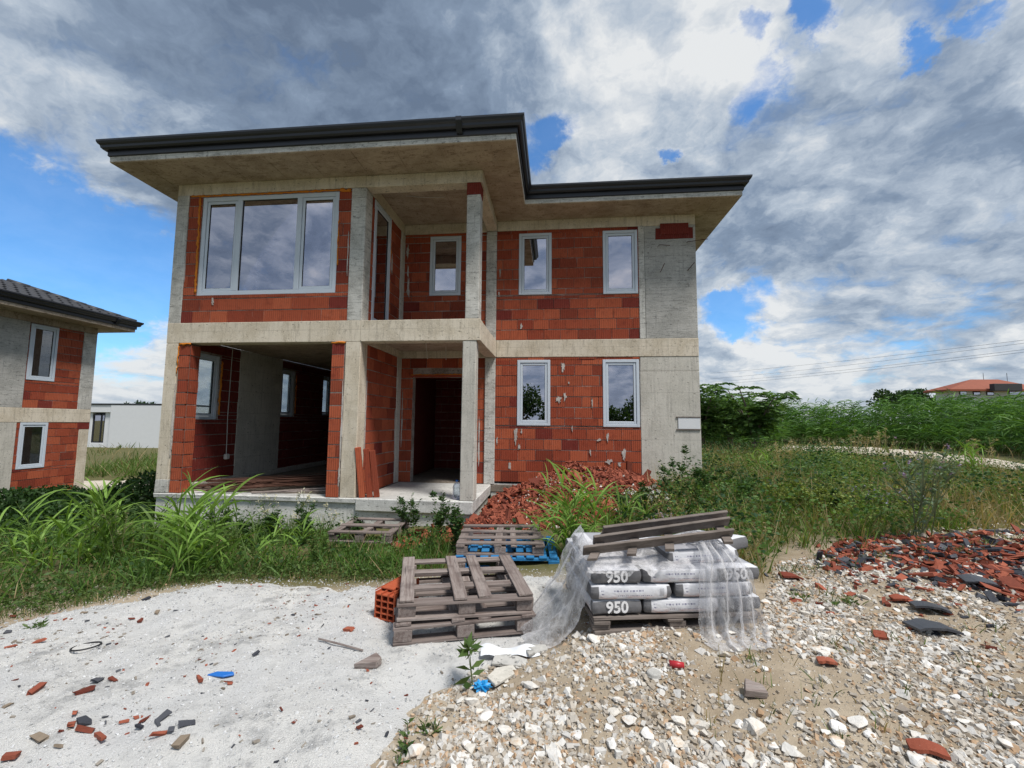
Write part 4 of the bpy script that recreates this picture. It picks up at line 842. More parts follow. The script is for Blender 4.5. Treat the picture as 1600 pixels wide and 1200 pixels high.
# ------------------------------------------------------------------ plastic film
def filmmat():
    m, t, b = material('clear_plastic_film'); out = t.n['Material Output']; p = t.pos()
    n = t.noise(t.vmath('MULTIPLY', p, (1, 1, .35)), 11, 6, .7, 1.2).outputs['Fac']; n2 = t.noise(p, 45, 4, .7, 1).outputs['Fac']; f = t.math('ADD', t.math('MULTIPLY', n, .7), t.math('MULTIPLY', n2, .3))
    finish(t, b, (.88, .88, .90), .25, t.bump(f, .9, .03), .6); tr = t.new('ShaderNodeBsdfTransparent'); tr.inputs[0].default_value = (.97, .97, .98, 1)
    tl = t.new('ShaderNodeBsdfTranslucent'); tl.inputs[0].default_value = (.75, .75, .78, 1); m1 = t.new('ShaderNodeMixShader'); m1.inputs[0].default_value = .35; t.l.new(b.outputs[0], m1.inputs[1]); t.l.new(tl.outputs[0], m1.inputs[2])
    lw = t.new('ShaderNodeLayerWeight'); lw.inputs[0].default_value = .45
    op = t.math('ADD', t.ss(f, .42, .62, .18, .62), t.math('MULTIPLY', lw.outputs['Facing'], .55), clamp=True)
    mx = t.new('ShaderNodeMixShader'); t.put(mx.inputs[0], op); t.l.new(tr.outputs[0], mx.inputs[1]); t.l.new(m1.outputs[0], mx.inputs[2]); t.l.new(mx.outputs[0], out.inputs[0]); return m
M['film'] = filmmat()
def film(name, label, rows, ncol, fold, nf, seed, nrow=70, parent=None, sag=0):
    """rows: list of (left point, right point) from top to bottom; cloth interpolated with pleats running down"""
    L = np.array([r[0] for r in rows]); R = np.array([r[1] for r in rows]); k = np.linspace(0, len(rows) - 1, nrow); ii = np.minimum(k.astype(int), len(rows) - 2); fr = (k - ii)
    fs = fr[:, None]; l = L[ii] * (1 - fs) + L[ii + 1] * fs; r = R[ii] * (1 - fs) + R[ii + 1] * fs
    for _ in range(5): l[1:-1] = (l[:-2] + 2 * l[1:-1] + l[2:]) / 4; r[1:-1] = (r[:-2] + 2 * r[1:-1] + r[2:]) / 4
    s = np.linspace(0, 1, ncol); P = l[:, None] * (1 - s[None, :, None]) + r[:, None] * s[None, :, None]
    acr = unit(r - l); dn = unit(np.gradient(l + r, axis=0)); nn = unit(np.cross(acr, dn)); tt = np.linspace(0, 1, nrow)[:, None]; S0 = s[None] + 0 * tt; S = S0 + .10 * np.sin(4 * S0 + seed) + .22 * fbm(S0 * 2.5, tt * 1.6, seed + 2) + .10 * np.sin(tt * 3 + seed) * (S0 - .5)
    w = (lambda q: np.sign(q) * np.abs(q) ** .55)(np.sin(2 * PI * (S * nf + .5 * np.sin(tt * 2.2 + seed) + .22 * fbm(S * 6 + tt * 0, tt * 3, seed)))) * (.45 + .9 * vnoise(S * nf * 1.3, tt * 2.0, seed + 3)) + .8 * fbm(S * 9, tt * 5, seed + 5) + .5 * fbm(S * 24, tt * 14, seed + 7)
    P = P + nn[:, None] * (w * fold * (.35 + .65 * tt))[..., None]; P = P + acr[:, None] * (fbm(S * 7, tt * 7, seed + 11) * fold * 1.2)[..., None]
    edge = fbm(S0 * 0, tt * 12, seed + 13)[:, :1] * .05; P[:, 0] += acr * edge; P[:, -1] += acr * (fbm(tt * 10, S0[:, :1] * 0, seed + 17)[:, :1] * .06)
    P[-1] += dn[-1] * (fbm(S0[-1:] * 9, tt[-1:] * 0 + .5, seed + 19)[0][:, None] * .09)
    gzv = H(P[..., 0], P[..., 1]) + .008; P[..., 2] = np.maximum(P[..., 2], gzv)
    i = (np.arange(nrow - 1)[:, None] * ncol + np.arange(ncol - 1)[None]).ravel()
    o = link(name, npmesh(name, P.reshape(-1, 3), np.stack([i, i + 1, i + ncol + 1, i + ncol], 1), None, True), M['film'], parent)
    if label: tag(o, label, 'plastic film')
    return o
zt = hg_ + BT * 4 + .03
film('plastic_film', 'torn clear plastic film hanging down over the right front of the mortar bags', [(bagp(.20, .42, zt + .03), bagp(.36, .46, zt + .04)), (bagp(.22, .14, zt + .05), bagp(.42, .16, zt + .04)), (bagp(.20, -.045, zt - .06), bagp(.50, -.04, zt - .07)), (bagp(.14, -.075, .40), bagp(.57, -.07, .40)), (bagp(.12, -.10, .2), bagp(.60, -.09, .2)), (bagp(.10, -.13, .03), bagp(.60, -.13, .03)), (bagp(.08, -.24, -.01), bagp(.56, -.22, -.01)), (bagp(.10, -.36, -.02), bagp(.50, -.34, -.02))], 110, .042, 3.6, 4)
film('plastic_film', 'clear plastic film pulled out to the left of the mortar bags onto the sand', [(bagp(X0 + .02, -.02, hg_ + BT * 3.3), bagp(X0 + .02, .40, zt + .10)), (bagp(X0 - .03, -.03, .38), bagp(X0 - .09, .38, .52)), (bagp(X0 - .08, -.02, .16), bagp(X0 - .2, .38, .32)), (bagp(X0 - .14, .0, .02), bagp(X0 - .32, .42, .14)), (bagp(X0 - .26, .02, -.08), bagp(X0 - .42, .46, -.02)), (bagp(X0 - .46, .05, -.14), bagp(X0 - .5, .5, -.1))], 70, .03, 3.2, 9)
film('plastic_film', 'wrinkled clear plastic film spread over the left top of the mortar bags', [(bagp(X0 - .0, .42, hg_ + BT * 3 + .10), bagp(.26, .40, hg_ + BT * 3 + .10)), (bagp(X0 - .02, .2, hg_ + BT * 3 + .05), bagp(.18, .22, hg_ + BT * 3 + .06)), (bagp(X0 - .03, .0, hg_ + BT * 3 + .02), bagp(.14, .02, hg_ + BT * 3.15)), (bagp(X0 - .03, -.03, hg_ + BT * 2.92), bagp(.12, -.03, hg_ + BT * 3.0))], 80, .022, 3.3, 15, 40)

# ------------------------------------------------------------------ hollow block, tiles, bottle, small things
M['clayblock'] = clay('hollow_block_clay', (.44, .10, .045), (.50, .125, .06), (.30, .06, .03), False)
hb = thing('hollow_block', 'single red hollow clay block with a broken corner standing on the white sand', 'brick')
def block():
    mb = MB(); W, Hh, L = .20, .25, .36; cols = [0, .067, .133, .2]; rows_ = [0, .05, .1, .15, .2, .25]; t_ = .009
    for x in cols: mb.box(min(max(x - t_ / 2, 0), W - t_), min(max(x - t_ / 2, 0), W - t_) + t_, 0, L, 0, Hh - (.03 if x < .15 else .0))
    for z in rows_:
        for a, b_ in zip(cols[:-1], cols[1:]):
            if z < .24: z_ = max(0, z - t_ / 2); mb.box(a + t_ / 2 + .0005, b_ - t_ / 2 - .0005, .002, L - .002, z_, z_ + t_)
    mb.box(.006, .135, .07, L - .001, Hh - .026, Hh - .016); mb.box(.137, W - .005, .10, L - .06, Hh - .012, Hh - .004)
    for i in range(14): z = .012 + i * .0165; mb.box(W, W + .004, .002, L - .002, z, z + .009); mb.box(-.004, 0, .002, L - .002, z, z + .009)
    return mb
o = block().build('shell', M['clayblock'], None, 0); o.parent = hb
q = on(584, 978, 2, -.33); hb.location = (q[0], q[1], padz(np.array([q[0]]), np.array([q[1]]))[0] - .01); hb.rotation_euler = (0, .02, -.28)
for i, (x, dy, lean) in enumerate(((4.13, .0, .12), (4.26, .04, .11), (4.38, .07, .13))):
    o = MB().box(-.052, .052, 0, .09, 0, .92 - .03 * i).build('clay_lintel', M['brick'], None, .006); o.location = (x, .02 + dy, .005); o.rotation_euler = (0, -lean, .35)
    tag(o, ['outermost red clay lintel beam leaning on the porch column', 'middle red clay lintel beam leaning beside the porch wall', 'rightmost red clay lintel beam leaning on the porch wall'][i], 'lintel', 'lintel beams leaning in the porch')
bt_ = thing('water_bottle', 'large clear water bottle with a blue cap standing on the porch edge', 'bottle', (5.86, .16, .0))
def lathe(prof, n=16):
    v = [(r * math.cos(2 * PI * k / n), r * math.sin(2 * PI * k / n), z) for r, z in prof for k in range(n)]; return MB().add(v, [(i * n + k, i * n + (k + 1) % n, (i + 1) * n + (k + 1) % n, (i + 1) * n + k) for i in range(len(prof) - 1) for k in range(n)])
M['bottle'] = glass('bottle_plastic', (.80, .86, .92), .12); M['bluecap'] = plain('blue_plastic', (.02, .16, .55), .4, .1, 6, .5, 0, .03)
o = lathe([(.0, .0), (.075, .0), (.078, .05), (.072, .09), (.078, .13), (.072, .17), (.078, .22), (.06, .27), (.02, .31), (.02, .325)]).build('bottle_body', M['bottle'], None, smooth_=True); o.parent = bt_
o = lathe([(.0, .345), (.026, .345), (.026, .318), (.0, .318)]).build('cap', M['bluecap'], None); o.parent = bt_
# rebar on the garage floor
rb = thing('rebar_bundle', 'bundle of rusty steel bars lying on the garage floor and poking out over the sill', 'steel bars', (2, .8, .05))
for i in range(46):
    x0_, x1_ = random.uniform(.55, 1.5), random.uniform(3.0, 3.7); y0_, y1_ = random.uniform(-.06, .35), random.uniform(1.1, 2.6); lay = random.random() ** 1.5 * .16
    pts = [(x0_ + (x1_ - x0_) * s - (2, 0)[0], y0_ + (y1_ - y0_) * s + .08 * math.sin(s * 3 + i) - .8, lay + .012 + .02 * math.sin(s * 2.5 + i * 1.7) + .01 * s) for s in np.linspace(0, 1, 5)]
    o = MB().tube(pts, random.uniform(.006, .011), 5).build('steel_bar', M['rust'], None); o.parent = rb
for i, (a, b_) in enumerate((((1.9, .12, .03), (3.3, .42, .05)), ((2.1, .10, .04), (3.35, .55, .09)))): tag(MB().tube([a, b_], .02, 4).build('wood_batten', M['wood0']), ['thin grey batten lying nearest the garage sill', 'thin grey batten lying just behind the front one on the garage floor'][i], 'batten')
tag(boxpart('concrete_block', M['wall_conc'], None, 3.1, 3.5, 2.7, 2.95, .0, .25, .02), 'pale concrete block at the back of the steel bars in the garage', 'block')
o = MB().obox((.85, .55, .07), (.11, .03, 0), (-.02, .07, 0), (0, 0, .05)).build('black_bag', M['seal'], None, .03); tag(o, 'small black bundle on the garage floor by the left pier', 'bundle')
# white sand litter etc
def surf(x, y): return max(float(padz(np.array([x]), np.array([y]))[0]), gz(x, y))
def lay(u, v): x, y = gxy(u, v); return np.array((x, y, surf(x, y)))
M['scrap'] = M['wood0']
p = lay(575, 1060); o = MB().prism([(-.085, -.035), (.06, -.02), (.085, .02), (.035, .075)], lambda a, b_, t_: (a, b_, .05 * t_)).build('wood_wedge', M['wood0'], None, .003); o.location = p; o.rotation_euler = (.15, -.05, .1); tag(o, 'triangular offcut of grey wood on the white sand', 'offcut')
a, b_ = lay(497, 1019), lay(566, 1035); tag(MB().tube([a + (0, 0, .02), (a + b_) / 2 + (0, 0, .018), b_ + (0, 0, .012)], .007, 5).build('wood_stick', M['wood0']), 'thin grey stick lying on the sand left of the triangular offcut', 'stick')
p = lay(133, 1027); pts = [p + (.085 * math.cos(a), .085 * math.sin(a), .02 + .012 * math.cos(a + 1)) for a in np.linspace(.3, 6.5, 22)]; tag(MB().tube(pts, .006, 5).build('cable_loop', M['seal']), 'loop of black cable lying on the white sand', 'cable')
p = lay(346, 1071); o = MB().prism([(-.09, -.02), (.03, -.03), (.085, .0), (.06, .025), (-.05, .02)], lambda a, b_, t_: (a, b_, .012 * t_ + .02 * a)).build('plastic_scrap', M['bluecap'], None, .003); o.location = p + (0, 0, .008); tag(o, 'deep blue plastic scrap on the white sand', 'scrap')
M['redcap'] = plain('red_plastic', (.42, .02, .03), .4, .1, 6, .5, 0, .05)
p = lay(1054, 1043); o = lathe([(.0, 0), (.022, 0), (.02, .02), (.022, .022), (.016, .085), (.0, .085)], 14).build('plastic_nozzle', M['redcap'], None, smooth_=True); o.location = p + (-.03, 0, .02); o.rotation_euler = (0, PI / 2 * .98, -.15); tag(o, 'small red plastic cone lying on bare soil in front of the bags', 'nozzle')
p = lay(1022, 1056); o = MB().prism([(.055 * math.cos(a), .05 * math.sin(a)) for a in np.linspace(0, 2 * PI, 11)[:-1]], lambda a, b_, t_: (a * (1 - .25 * t_), b_ * (1 - .25 * t_), .028 * t_)).build('grey_disc', M['panel'], None, .006); o.location = p; tag(o, 'flat round grey stone on the bare soil', 'stone')
# sheets by the corner of the pallets
p = lay(795, 1030); cl = np.array([[(-.2 + .42 * i / 13, -.035 + .09 * j / 4, .045 + .03 * math.sin(i * .8) * (j / 4) + .012 * math.sin(j * 2 + i)) for i in range(14)] for j in range(5)]); i = (np.arange(4)[:, None] * 14 + np.arange(13)[None]).ravel()
o = link('white_cloth', npmesh('white_cloth', cl.reshape(-1, 3), np.stack([i, i + 1, i + 15, i + 14], 1), None, True), M['white']); o.location = p + (0, 0, .01); o.rotation_euler = (.25, 0, .12); tag(o, 'crumpled white sheet lying in front of the stacked pallets', 'sheet')
for k, (u, v, s, rz, lb) in enumerate(((795, 1040, 1.0, .1, 'grey cardboard piece lying under the white sheet'), (838, 1022, .75, .7, 'grey board fragment at the corner of the stacked pallets'), (785, 1062, 1.0, 1.0, 'pale flat slab fragment beside the blue bag'))):
    p = lay(u, v); o = MB().prism([(-.12 * s, -.04 * s), (.1 * s, -.05 * s), (.13 * s, .02 * s), (.02 * s, .07 * s), (-.1 * s, .05 * s)], lambda a, b_, t_: (a, b_, .018 * t_)).build('flat_slab', M['panel'] if k < 2 else M['wall_conc'], None, .003); o.location = p + (0, 0, .02); o.rotation_euler = (.12, .04, rz); tag(o, lb, 'slab')
p = lay(753, 1080); bm = bmesh.new(); bmesh.ops.create_icosphere(bm, subdivisions=3, radius=1)
for v in bm.verts: c_ = np.array(v.co); k_ = .55 + .9 * abs(math.sin(c_[0] * 5 + c_[2] * 4) * math.cos(c_[1] * 6 - c_[0] * 3)) * random.uniform(.8, 1.2); v.co = c_ * k_ * (.048, .034, .03)
me = bpy.data.meshes.new('blue_bag'); bm.to_mesh(me); bm.free()
M['bluebag'] = plain('bright_blue_plastic', (.02, .28, .62), .4, .35, 30, .5, 0, .6); o = link('blue_bag', me, M['bluebag']); o.location = p + (0, 0, .03); tag(o, 'crumpled bright blue plastic bag under the small weed', 'bag')
# foam cans on the rubble
M['can'] = plain('pale_can', (.55, .55, .68), .35, .15, 30, .5, .3, .02); M['purple'] = plain('purple_band', (.13, .08, .25), .4)
for k, (u, v, rz, lb) in enumerate(((832, 724, .15, 'leftmost'), (874, 719, .02, 'second from left'), (903, 722, -.12, 'third from left'), (958, 732, .05, 'rightmost, more purple'))):
    p = lay(u, v); c = thing('foam_can', f'white and purple spray can on top of the rubble, {lb}', 'can', p + (0, 0, .07), 'empty spray cans on the rubble')
    c.rotation_euler = (0, PI / 2, rz)
    for nm, pr, mm in (('can_body', [(0, -.13), (.032, -.13), (.033, -.125), (.033, .06), (.033, .09), (.018, .115), (0, .115)], 'can'), ('can_band', [(.0335, -.09), (.0337, -.09), (.0337, .02 if k != 3 else .09), (.0335, .02 if k != 3 else .09)], 'purple'), ('nozzle', [(0, .116), (.012, .116), (.012, .14), (0, .14)], 'white')):
        o = lathe(pr, 14).build(nm, M[mm], None, smooth_=True); o.parent = c

# ------------------------------------------------------------------ rubble, shards, stones
SH = np.array([(x, y, z) for z in (-.5, .5) for y in (-.5, .5) for x in (-.5, .5)]); SF = np.array([(0, 2, 3, 1), (4, 5, 7, 6), (0, 1, 5, 4), (2, 6, 7, 3), (0, 4, 6, 2), (1, 3, 7, 5)])
def shards(P, lmin, lmax, tilt, cols, p_=2.0, zoff=.25, zf=None, flatness=(.12, .3)):
    n = len(P); L = lmin + (lmax - lmin) * rng.random(n) ** p_; Wd = L * (.22 + .45 * rng.random(n)); T = np.minimum(L * (flatness[0] + flatness[1] * rng.random(n)), .03 + .02 * rng.random(n))
    V = np.tile(SH, (n, 1, 1)) * np.stack([L, Wd, T], -1)[:, None] * (1 + rng.uniform(-.35, .25, (n, 8, 3)))
    a = rng.random(n) * 2 * PI; e = rng.normal(0, tilt, n); r = rng.normal(0, tilt, n)
    ca, sa, ce, se, cr, sr = np.cos(a), np.sin(a), np.cos(e), np.sin(e), np.cos(r), np.sin(r); z0 = np.zeros(n); o1 = np.ones(n)
    Rz = np.stack([ca, -sa, z0, sa, ca, z0, z0, z0, o1], -1).reshape(n, 3, 3); Ry = np.stack([ce, z0, se, z0, o1, z0, -se, z0, ce], -1).reshape(n, 3, 3); Rx = np.stack([o1, z0, z0, z0, cr, -sr, z0, sr, cr], -1).reshape(n, 3, 3)
    V = np.einsum('nij,nkj->nki', Rz @ Ry @ Rx, V); z = (zf or H)(P[:, 0], P[:, 1]) + T * .4 + L * .5 * np.abs(np.sin(e)) * zoff
    V = V + np.concatenate([P, z[:, None]], 1)[:, None]
    F = SF[None] + (np.arange(n) * 8)[:, None, None]; c = cols(n)
    return V.reshape(-1, 3), F.reshape(-1, 4), np.repeat(c, 8, 0), V, c
def redcols(n): return tint((.13, .032, .021), (.37, .11, .065), n)
def mixcols(n):
    c = redcols(n); k = rng.random(n) < .30; c[k] = tint((.035, .038, .05), (.10, .105, .12), k.sum()); return c
def palecols(n): return tint((.5, .46, .4), (.78, .77, .75), n)
RUB = pxpoly([(630, 865), (705, 862), (745, 800), (772, 752), (800, 735), (860, 722), (930, 722), (1000, 735), (1050, 762), (1020, 810), (960, 830), (880, 840), (820, 830), (770, 835), (720, 850), (690, 880)]) + []
RUB_M = [(6.4, -1.35), (5.5, -1.6), (5.0, -1.0), (5.4, -.45), (6.15, -.2), (6.25, 1.0), (6.3, 2.05), (9.6, 2.05), (10.1, 1.3), (9.4, .2), (8.2, -.8), (7.2, -1.1)]
rz_ = lambda x, y: H(x, y) + .02
P = scatter(RUB_M, 7500); a = shards(P, .025, .12, .55, redcols, 1.5, .6); P2 = scatter(RUB_M, 1700); b2 = shards(P2, .02, .06, .5, palecols, 1.5, .8); P3 = scatter(RUB_M, 12000); c3 = shards(P3, .012, .04, .6, redcols, 1.5, .8)
tag(link('clay_rubble', npmesh('clay_rubble', *joinm([x[:3] for x in (a, b2, c3)])), M['colored']), 'heap of small broken red clay fragments below the right wing windows', 'rubble', None, 'stuff')
def uv_of(p):
    q = np.asarray(p, float) - CAM; z = q @ _F; return 800 + FPX * (q @ _R) / z, 600 - FPX * (q @ _U) / z
def individual(name, arr, labels, cat, group, m):
    """separate objects; each keeps its own small mesh; labels: fn(u, v, colour) -> text"""
    V, c = arr[3], arr[4]
    for k in range(len(V)):
        ctr = V[k].mean(0); me = npmesh(name, V[k] - ctr, SF, np.repeat(c[k:k + 1], 8, 0)); o = link(name, me, m); o.location = ctr; u, v = uv_of(ctr); tag(o, labels(u, v, 'red' if c[k][0] > 2 * c[k][2] else 'dark grey'), cat, group)
P = scatter(RUB_M, 130); individual('clay_shard', shards(P, .13, .30, .45, redcols, 1.6, .8), lambda u, v, c: 'long broken red clay shard lying on the rubble heap ' + ('beside the porch slab' if u < 780 else 'below the left ground floor window' if u < 880 else 'below the right ground floor window' if u < 980 else 'by the concrete panel'), 'shard', 'large shards on the rubble heap', M['colored'])
tfall = lambda x, y: np.clip(.15 + smooth(fbm(x * 1.1, y * 1.8, 45), -.12, .16), 0, 1)
TILE = pxpoly([(1275, 868), (1330, 845), (1420, 838), (1500, 838), (1700, 835), (1800, 880), (1800, 960), (1600, 955), (1500, 925), (1400, 925), (1330, 905), (1285, 890)])
P = scatter(TILE, 2200, tfall); a = shards(P, .025, .11, .3, mixcols, 1.4, .5); P = scatter(TILE, 900); b2 = shards(P, .02, .06, .3, palecols, 1.5)
WIDE = pxpoly([(1190, 900), (1260, 860), (1330, 840), (1800, 830), (1800, 1050), (1500, 1040), (1380, 980), (1250, 960)]); P = scatter(WIDE, 380); c3 = shards(P, .02, .09, .25, mixcols, 2)
tag(link('tile_rubble', npmesh('tile_rubble', *joinm([x[:3] for x in (a, b2, c3)])), M['colored']), 'spread of small broken red and dark grey roof tile pieces on the right', 'rubble', None, 'stuff')
P = scatter(TILE, 130, tfall); individual('tile_shard', shards(P, .10, .21, .32, mixcols, 1.5, .6, None, (.07, .1)), lambda u, v, c: f'large flat {c} roof tile fragment lying ' + ('at the left end of the tile heap' if u < 1400 else 'in the middle of the tile heap' if u < 1500 else 'in the tile heap at the right edge'), 'shard', 'large roof tile fragments at the right', M['colored'])
M['tilegrey'] = plain('grey_glazed_tile', (.055, .058, .068), .45, .2, 14, .5, 0, .1)
for u, v, s, rz, mm, lb in ((1457, 989, 1.25, -.1, 'tilegrey', 'big dark grey curved roof tile piece with red broken edge on the gravel'), (1455, 956, 1.0, -.35, 'tilegrey', 'narrow dark grey roof tile piece above the big one on the gravel'), (1375, 997, .5, 1.2, 'shard', 'small upright red clay chunk left of the dark roof tile'), (1292, 1039, .45, -.2, 'shard', 'small ribbed red clay chunk in the middle of the gravel'),
                             (1450, 1180, .62, -.45, 'shard', 'ribbed red clay fragment at the bottom right edge'), (1235, 905, .8, .1, 'shard', 'flat red tile fragment right behind the mortar bags'), (1408, 940, .6, -.1, 'shard', 'flat red tile fragment lying on pale gravel before the heap'), (1530, 915, 1.1, -.3, 'tilegrey', 'long dark grey tile fragment at the front of the heap')):
    p = lay(u, v); n = 7; g = MB(); L_, W2 = .22 * s, .15 * s
    top = [(-L_ / 2 + L_ * i / (n - 1) + random.uniform(-.01, .01) * s, sd_ * W2 / 2 * (1 - .25 * abs(i / (n - 1) - .4)) + random.uniform(-.012, .012) * s, .035 * s * math.sin(PI * (.15 + .7 * i / (n - 1)))) for sd_ in (-1, 1) for i in range(n)]
    bot = [(x, y, z - .016) for x, y, z in top]; g.add(top + bot, [(i, i + 1, n + i + 1, n + i) for i in range(n - 1)] + [(2 * n + i, 3 * n + i, 3 * n + i + 1, 2 * n + i + 1) for i in range(n - 1)] + [(i, 2 * n + i, 2 * n + i + 1, i + 1) for i in range(n - 1)] + [(n + i, n + i + 1, 3 * n + i + 1, 3 * n + i) for i in range(n - 1)] + [(0, n, 3 * n, 2 * n), (n - 1, 3 * n - 1, 4 * n - 1, 2 * n - 1)])
    o = g.build('tile_fragment', M[mm], None); o.location = p + (0, 0, .022); o.rotation_euler = (random.uniform(-.1, .15), random.uniform(-.1, .1), rz); tag(o, lb, 'shard')
def gravel(P, s, cols, sink=.25, zf=H):
    n = len(P); V = np.tile(SH, (n, 1, 1)) * 1.7 * (1 + rng.uniform(-.48, .3, (n, 8, 3))) * rng.uniform(.6, 1.3, (n, 1, 3)) * (1, 1, .68)
    V = np.einsum('nij,nkj->nki', rotm(n), V) * s[:, None, None] * (1, 1, .8); V = V + np.concatenate([P, (zf(P[:, 0], P[:, 1]) + s * (.5 - sink))[:, None]], 1)[:, None]
    return V.reshape(-1, 3), (SF[None] + (np.arange(n) * 8)[:, None, None]).reshape(-1, 4), np.repeat(cols, 8, 0)
# litter on the white sand: red shards and wood chips, pixel-placed clusters on the ground
LIT = [(55, 1100, .17), (150, 1083, .11), (175, 1081, .10), (130, 1102, .15), (115, 1136, .13), (128, 1150, .12), (110, 1155, .09), (130, 1162, .15), (155, 1172, .13), (60, 1170, .14), (165, 1140, .05), (225, 1140, .12), (215, 1155, .06), (255, 1138, .13), (245, 1147, .10), (190, 1148, .07), (245, 1172, .11), (265, 1169, .06), (290, 1157, .10), (310, 1081, .10), (228, 945, .10), (218, 985, .10), (205, 979, .08), (90, 1185, .08), (15, 1195, .12), (545, 1002, .12), (438, 1135, .05), (560, 1155, .05), (604, 1155, .07), (640, 1170, .05), (135, 985, .06), (10, 1000, .1), (20, 965, .08), (60, 1020, .12), (15, 1030, .1), (130, 970, .07), (245, 968, .14), (10, 1125, .08), (400, 1042, .08), (282, 1182, .14), (355, 1085, .07), (600, 968, .1), (640, 990, .1), (660, 965, .07), (85, 965, .05), (420, 990, .06)]
Pl = np.array([gxy(u, min(v, 1195)) for u, v, s in LIT]); arr = shards(Pl, .1, .1, .22, mixcols, 1, .4, lambda x, y: np.maximum(padz(x, y), H(x, y)))
V = arr[3]; ctr = V.mean(1, keepdims=True); sc_ = np.array([s for *_, s in LIT])[:, None, None] / .15; arr = (*arr[:3], (V - ctr) * sc_ * (1.1, .75, .8) + ctr, arr[4])
arr[4][[9 % len(LIT), 23, 35, 36, 37, 39]] = (.25, .2, .15); individual('clay_shard', arr, lambda u, v, c: f'small broken {c} chip lying on the white sand ' + ('at bottom left' if v > 1060 and u < 200 else 'below the blue scrap' if v > 1060 else 'near the cable loop' if u < 300 else 'near the pallets'), 'shard', 'chips scattered on the white sand', M['colored'])
padp = [(x, y) for x, y in pad_poly]; P = scatter(padp, 1500, lambda x, y: .25 + .75 * (fbm(x * 1.3, y * 1.3, 55) > .02)); zs = lambda x, y: np.maximum(padz(x, y), H(x, y))
def litcols(n):
    c = mixcols(n); k = rng.random(n) < .6; c[k] = tint((.16, .13, .1), (.36, .33, .29), k.sum()); return c
a = shards(P, .006, .035, .2, litcols, 3.5, .4, zs); P = scatter(padp, 9000); gs = gravel(P, .0035 + .006 * rng.random(len(P)) ** 2, tint((.34, .345, .35), (.66, .67, .68), len(P)), .3, zs)
tag(link('sand_litter', npmesh('sand_litter', *joinm([a[:3], gs])), M['colored']), 'tiny chips and crumbs on the white sand', 'litter', None, 'stuff')
# stones
def icos(sub):
    bm = bmesh.new(); bmesh.ops.create_icosphere(bm, subdivisions=sub, radius=1); v = np.array([q.co[:] for q in bm.verts]); f = np.array([[q.index for q in p.verts] for p in bm.faces]); bm.free(); return v, f
I1, I2 = icos(1), icos(2)
def bare(x, y):   # fewer stones on the trodden soil strip
    d = sdist(x, y, _soil); return np.clip(.16 + .84 * smooth(-d + fbm(x * 2.5, y * 2.5, 71) * .6, -.15, .25), 0, 1) * (.12 + 1.3 * smooth(fbm(x * 1.9, y * 1.9, 77), -.16, .12))
_soil = pxpoly([(1030, 1060), (1060, 1000), (1200, 1010), (1300, 1030), (1330, 1060), (1230, 1070), (1200, 1115), (1090, 1125)])
def stonecols(n):
    c = tint((.31, .255, .19), (.60, .57, .52), n, .9); k = rng.random(n); c[k < .18] = tint((.38, .25, .15), (.52, .38, .26), (k < .18).sum()); c[k > .9] = tint((.28, .24, .2), (.4, .36, .31), (k > .9).sum()); return c
near = np.array([(x, y) for x, y in gravel_poly])
def fall(x, y): return bare(x, y) * np.clip(1.25 - np.hypot(x - CAM[0], y - CAM[1]) / 9, .12, 1)
P = scatter(near, 30000, fall); s = .005 + .013 * rng.random(len(P)) ** 2.2; g1 = gravel(P, s, stonecols(len(P)))
P = scatter(near, 3000, fall); s = .015 + .012 * rng.random(len(P)) ** 1.5; g2 = gravel(P, s, np.where(rng.random((len(P), 1)) < .55, tint((.50, .475, .44), (.68, .67, .645), len(P)), stonecols(len(P))), .3)
EDGE = pxpoly([(0, 985), (100, 945), (300, 908), (300, 895), (130, 915), (0, 935), (-200, 985)]); P = scatter(EDGE, 160); g3 = gravel(P, .008 + .022 * rng.random(len(P)) ** 3, stonecols(len(P)))
R2 = pxpoly([(1330, 860), (1800, 850), (1800, 815), (1500, 815), (1400, 830)]); P = scatter(R2, 260); g4 = gravel(P, .015 + .04 * rng.random(len(P)) ** 3, stonecols(len(P)))
tag(link('gravel', npmesh('gravel', *joinm([g1, g2, g3, g4])), colmat('gravel_stone', .85, .35, 60)), 'pale broken gravel covering the right foreground', 'gravel', None, 'stuff')
rocks = []
for k in range(9):
    v, f = I2; nrm = unit(rng.normal(size=(9, 3))); d = .42 + .34 * rng.random(9); sc1 = v.copy()
    for n_, dd in zip(nrm, d): ex_ = np.maximum(sc1 @ n_ - dd, 0); sc1 = sc1 - ex_[:, None] * n_
    sc1 = sc1 * (1 + rng.uniform(-.05, .05, (len(v), 1))) * rng.uniform(.75, 1.2, 3) * (1, 1, .7); me = npmesh('stone', sc1, f); me.materials.append(M['stone']); rocks.append(me)
P = scatter(near, 265, lambda x, y: fall(x, y) * np.where(y < -3.6, 1, .25)); fixed = [gxy(u, v) for u, v in ((958, 1115), (985, 1130), (760, 1120), (735, 1100), (830, 1075), (1010, 1150), (1095, 1135), (1180, 1140), (1240, 1180), (1310, 1140), (1340, 1135), (1185, 1080), (1060, 1130), (955, 1165), (650, 1178), (870, 1190), (1430, 1190), (1130, 1025), (930, 1002), (1060, 1165))]
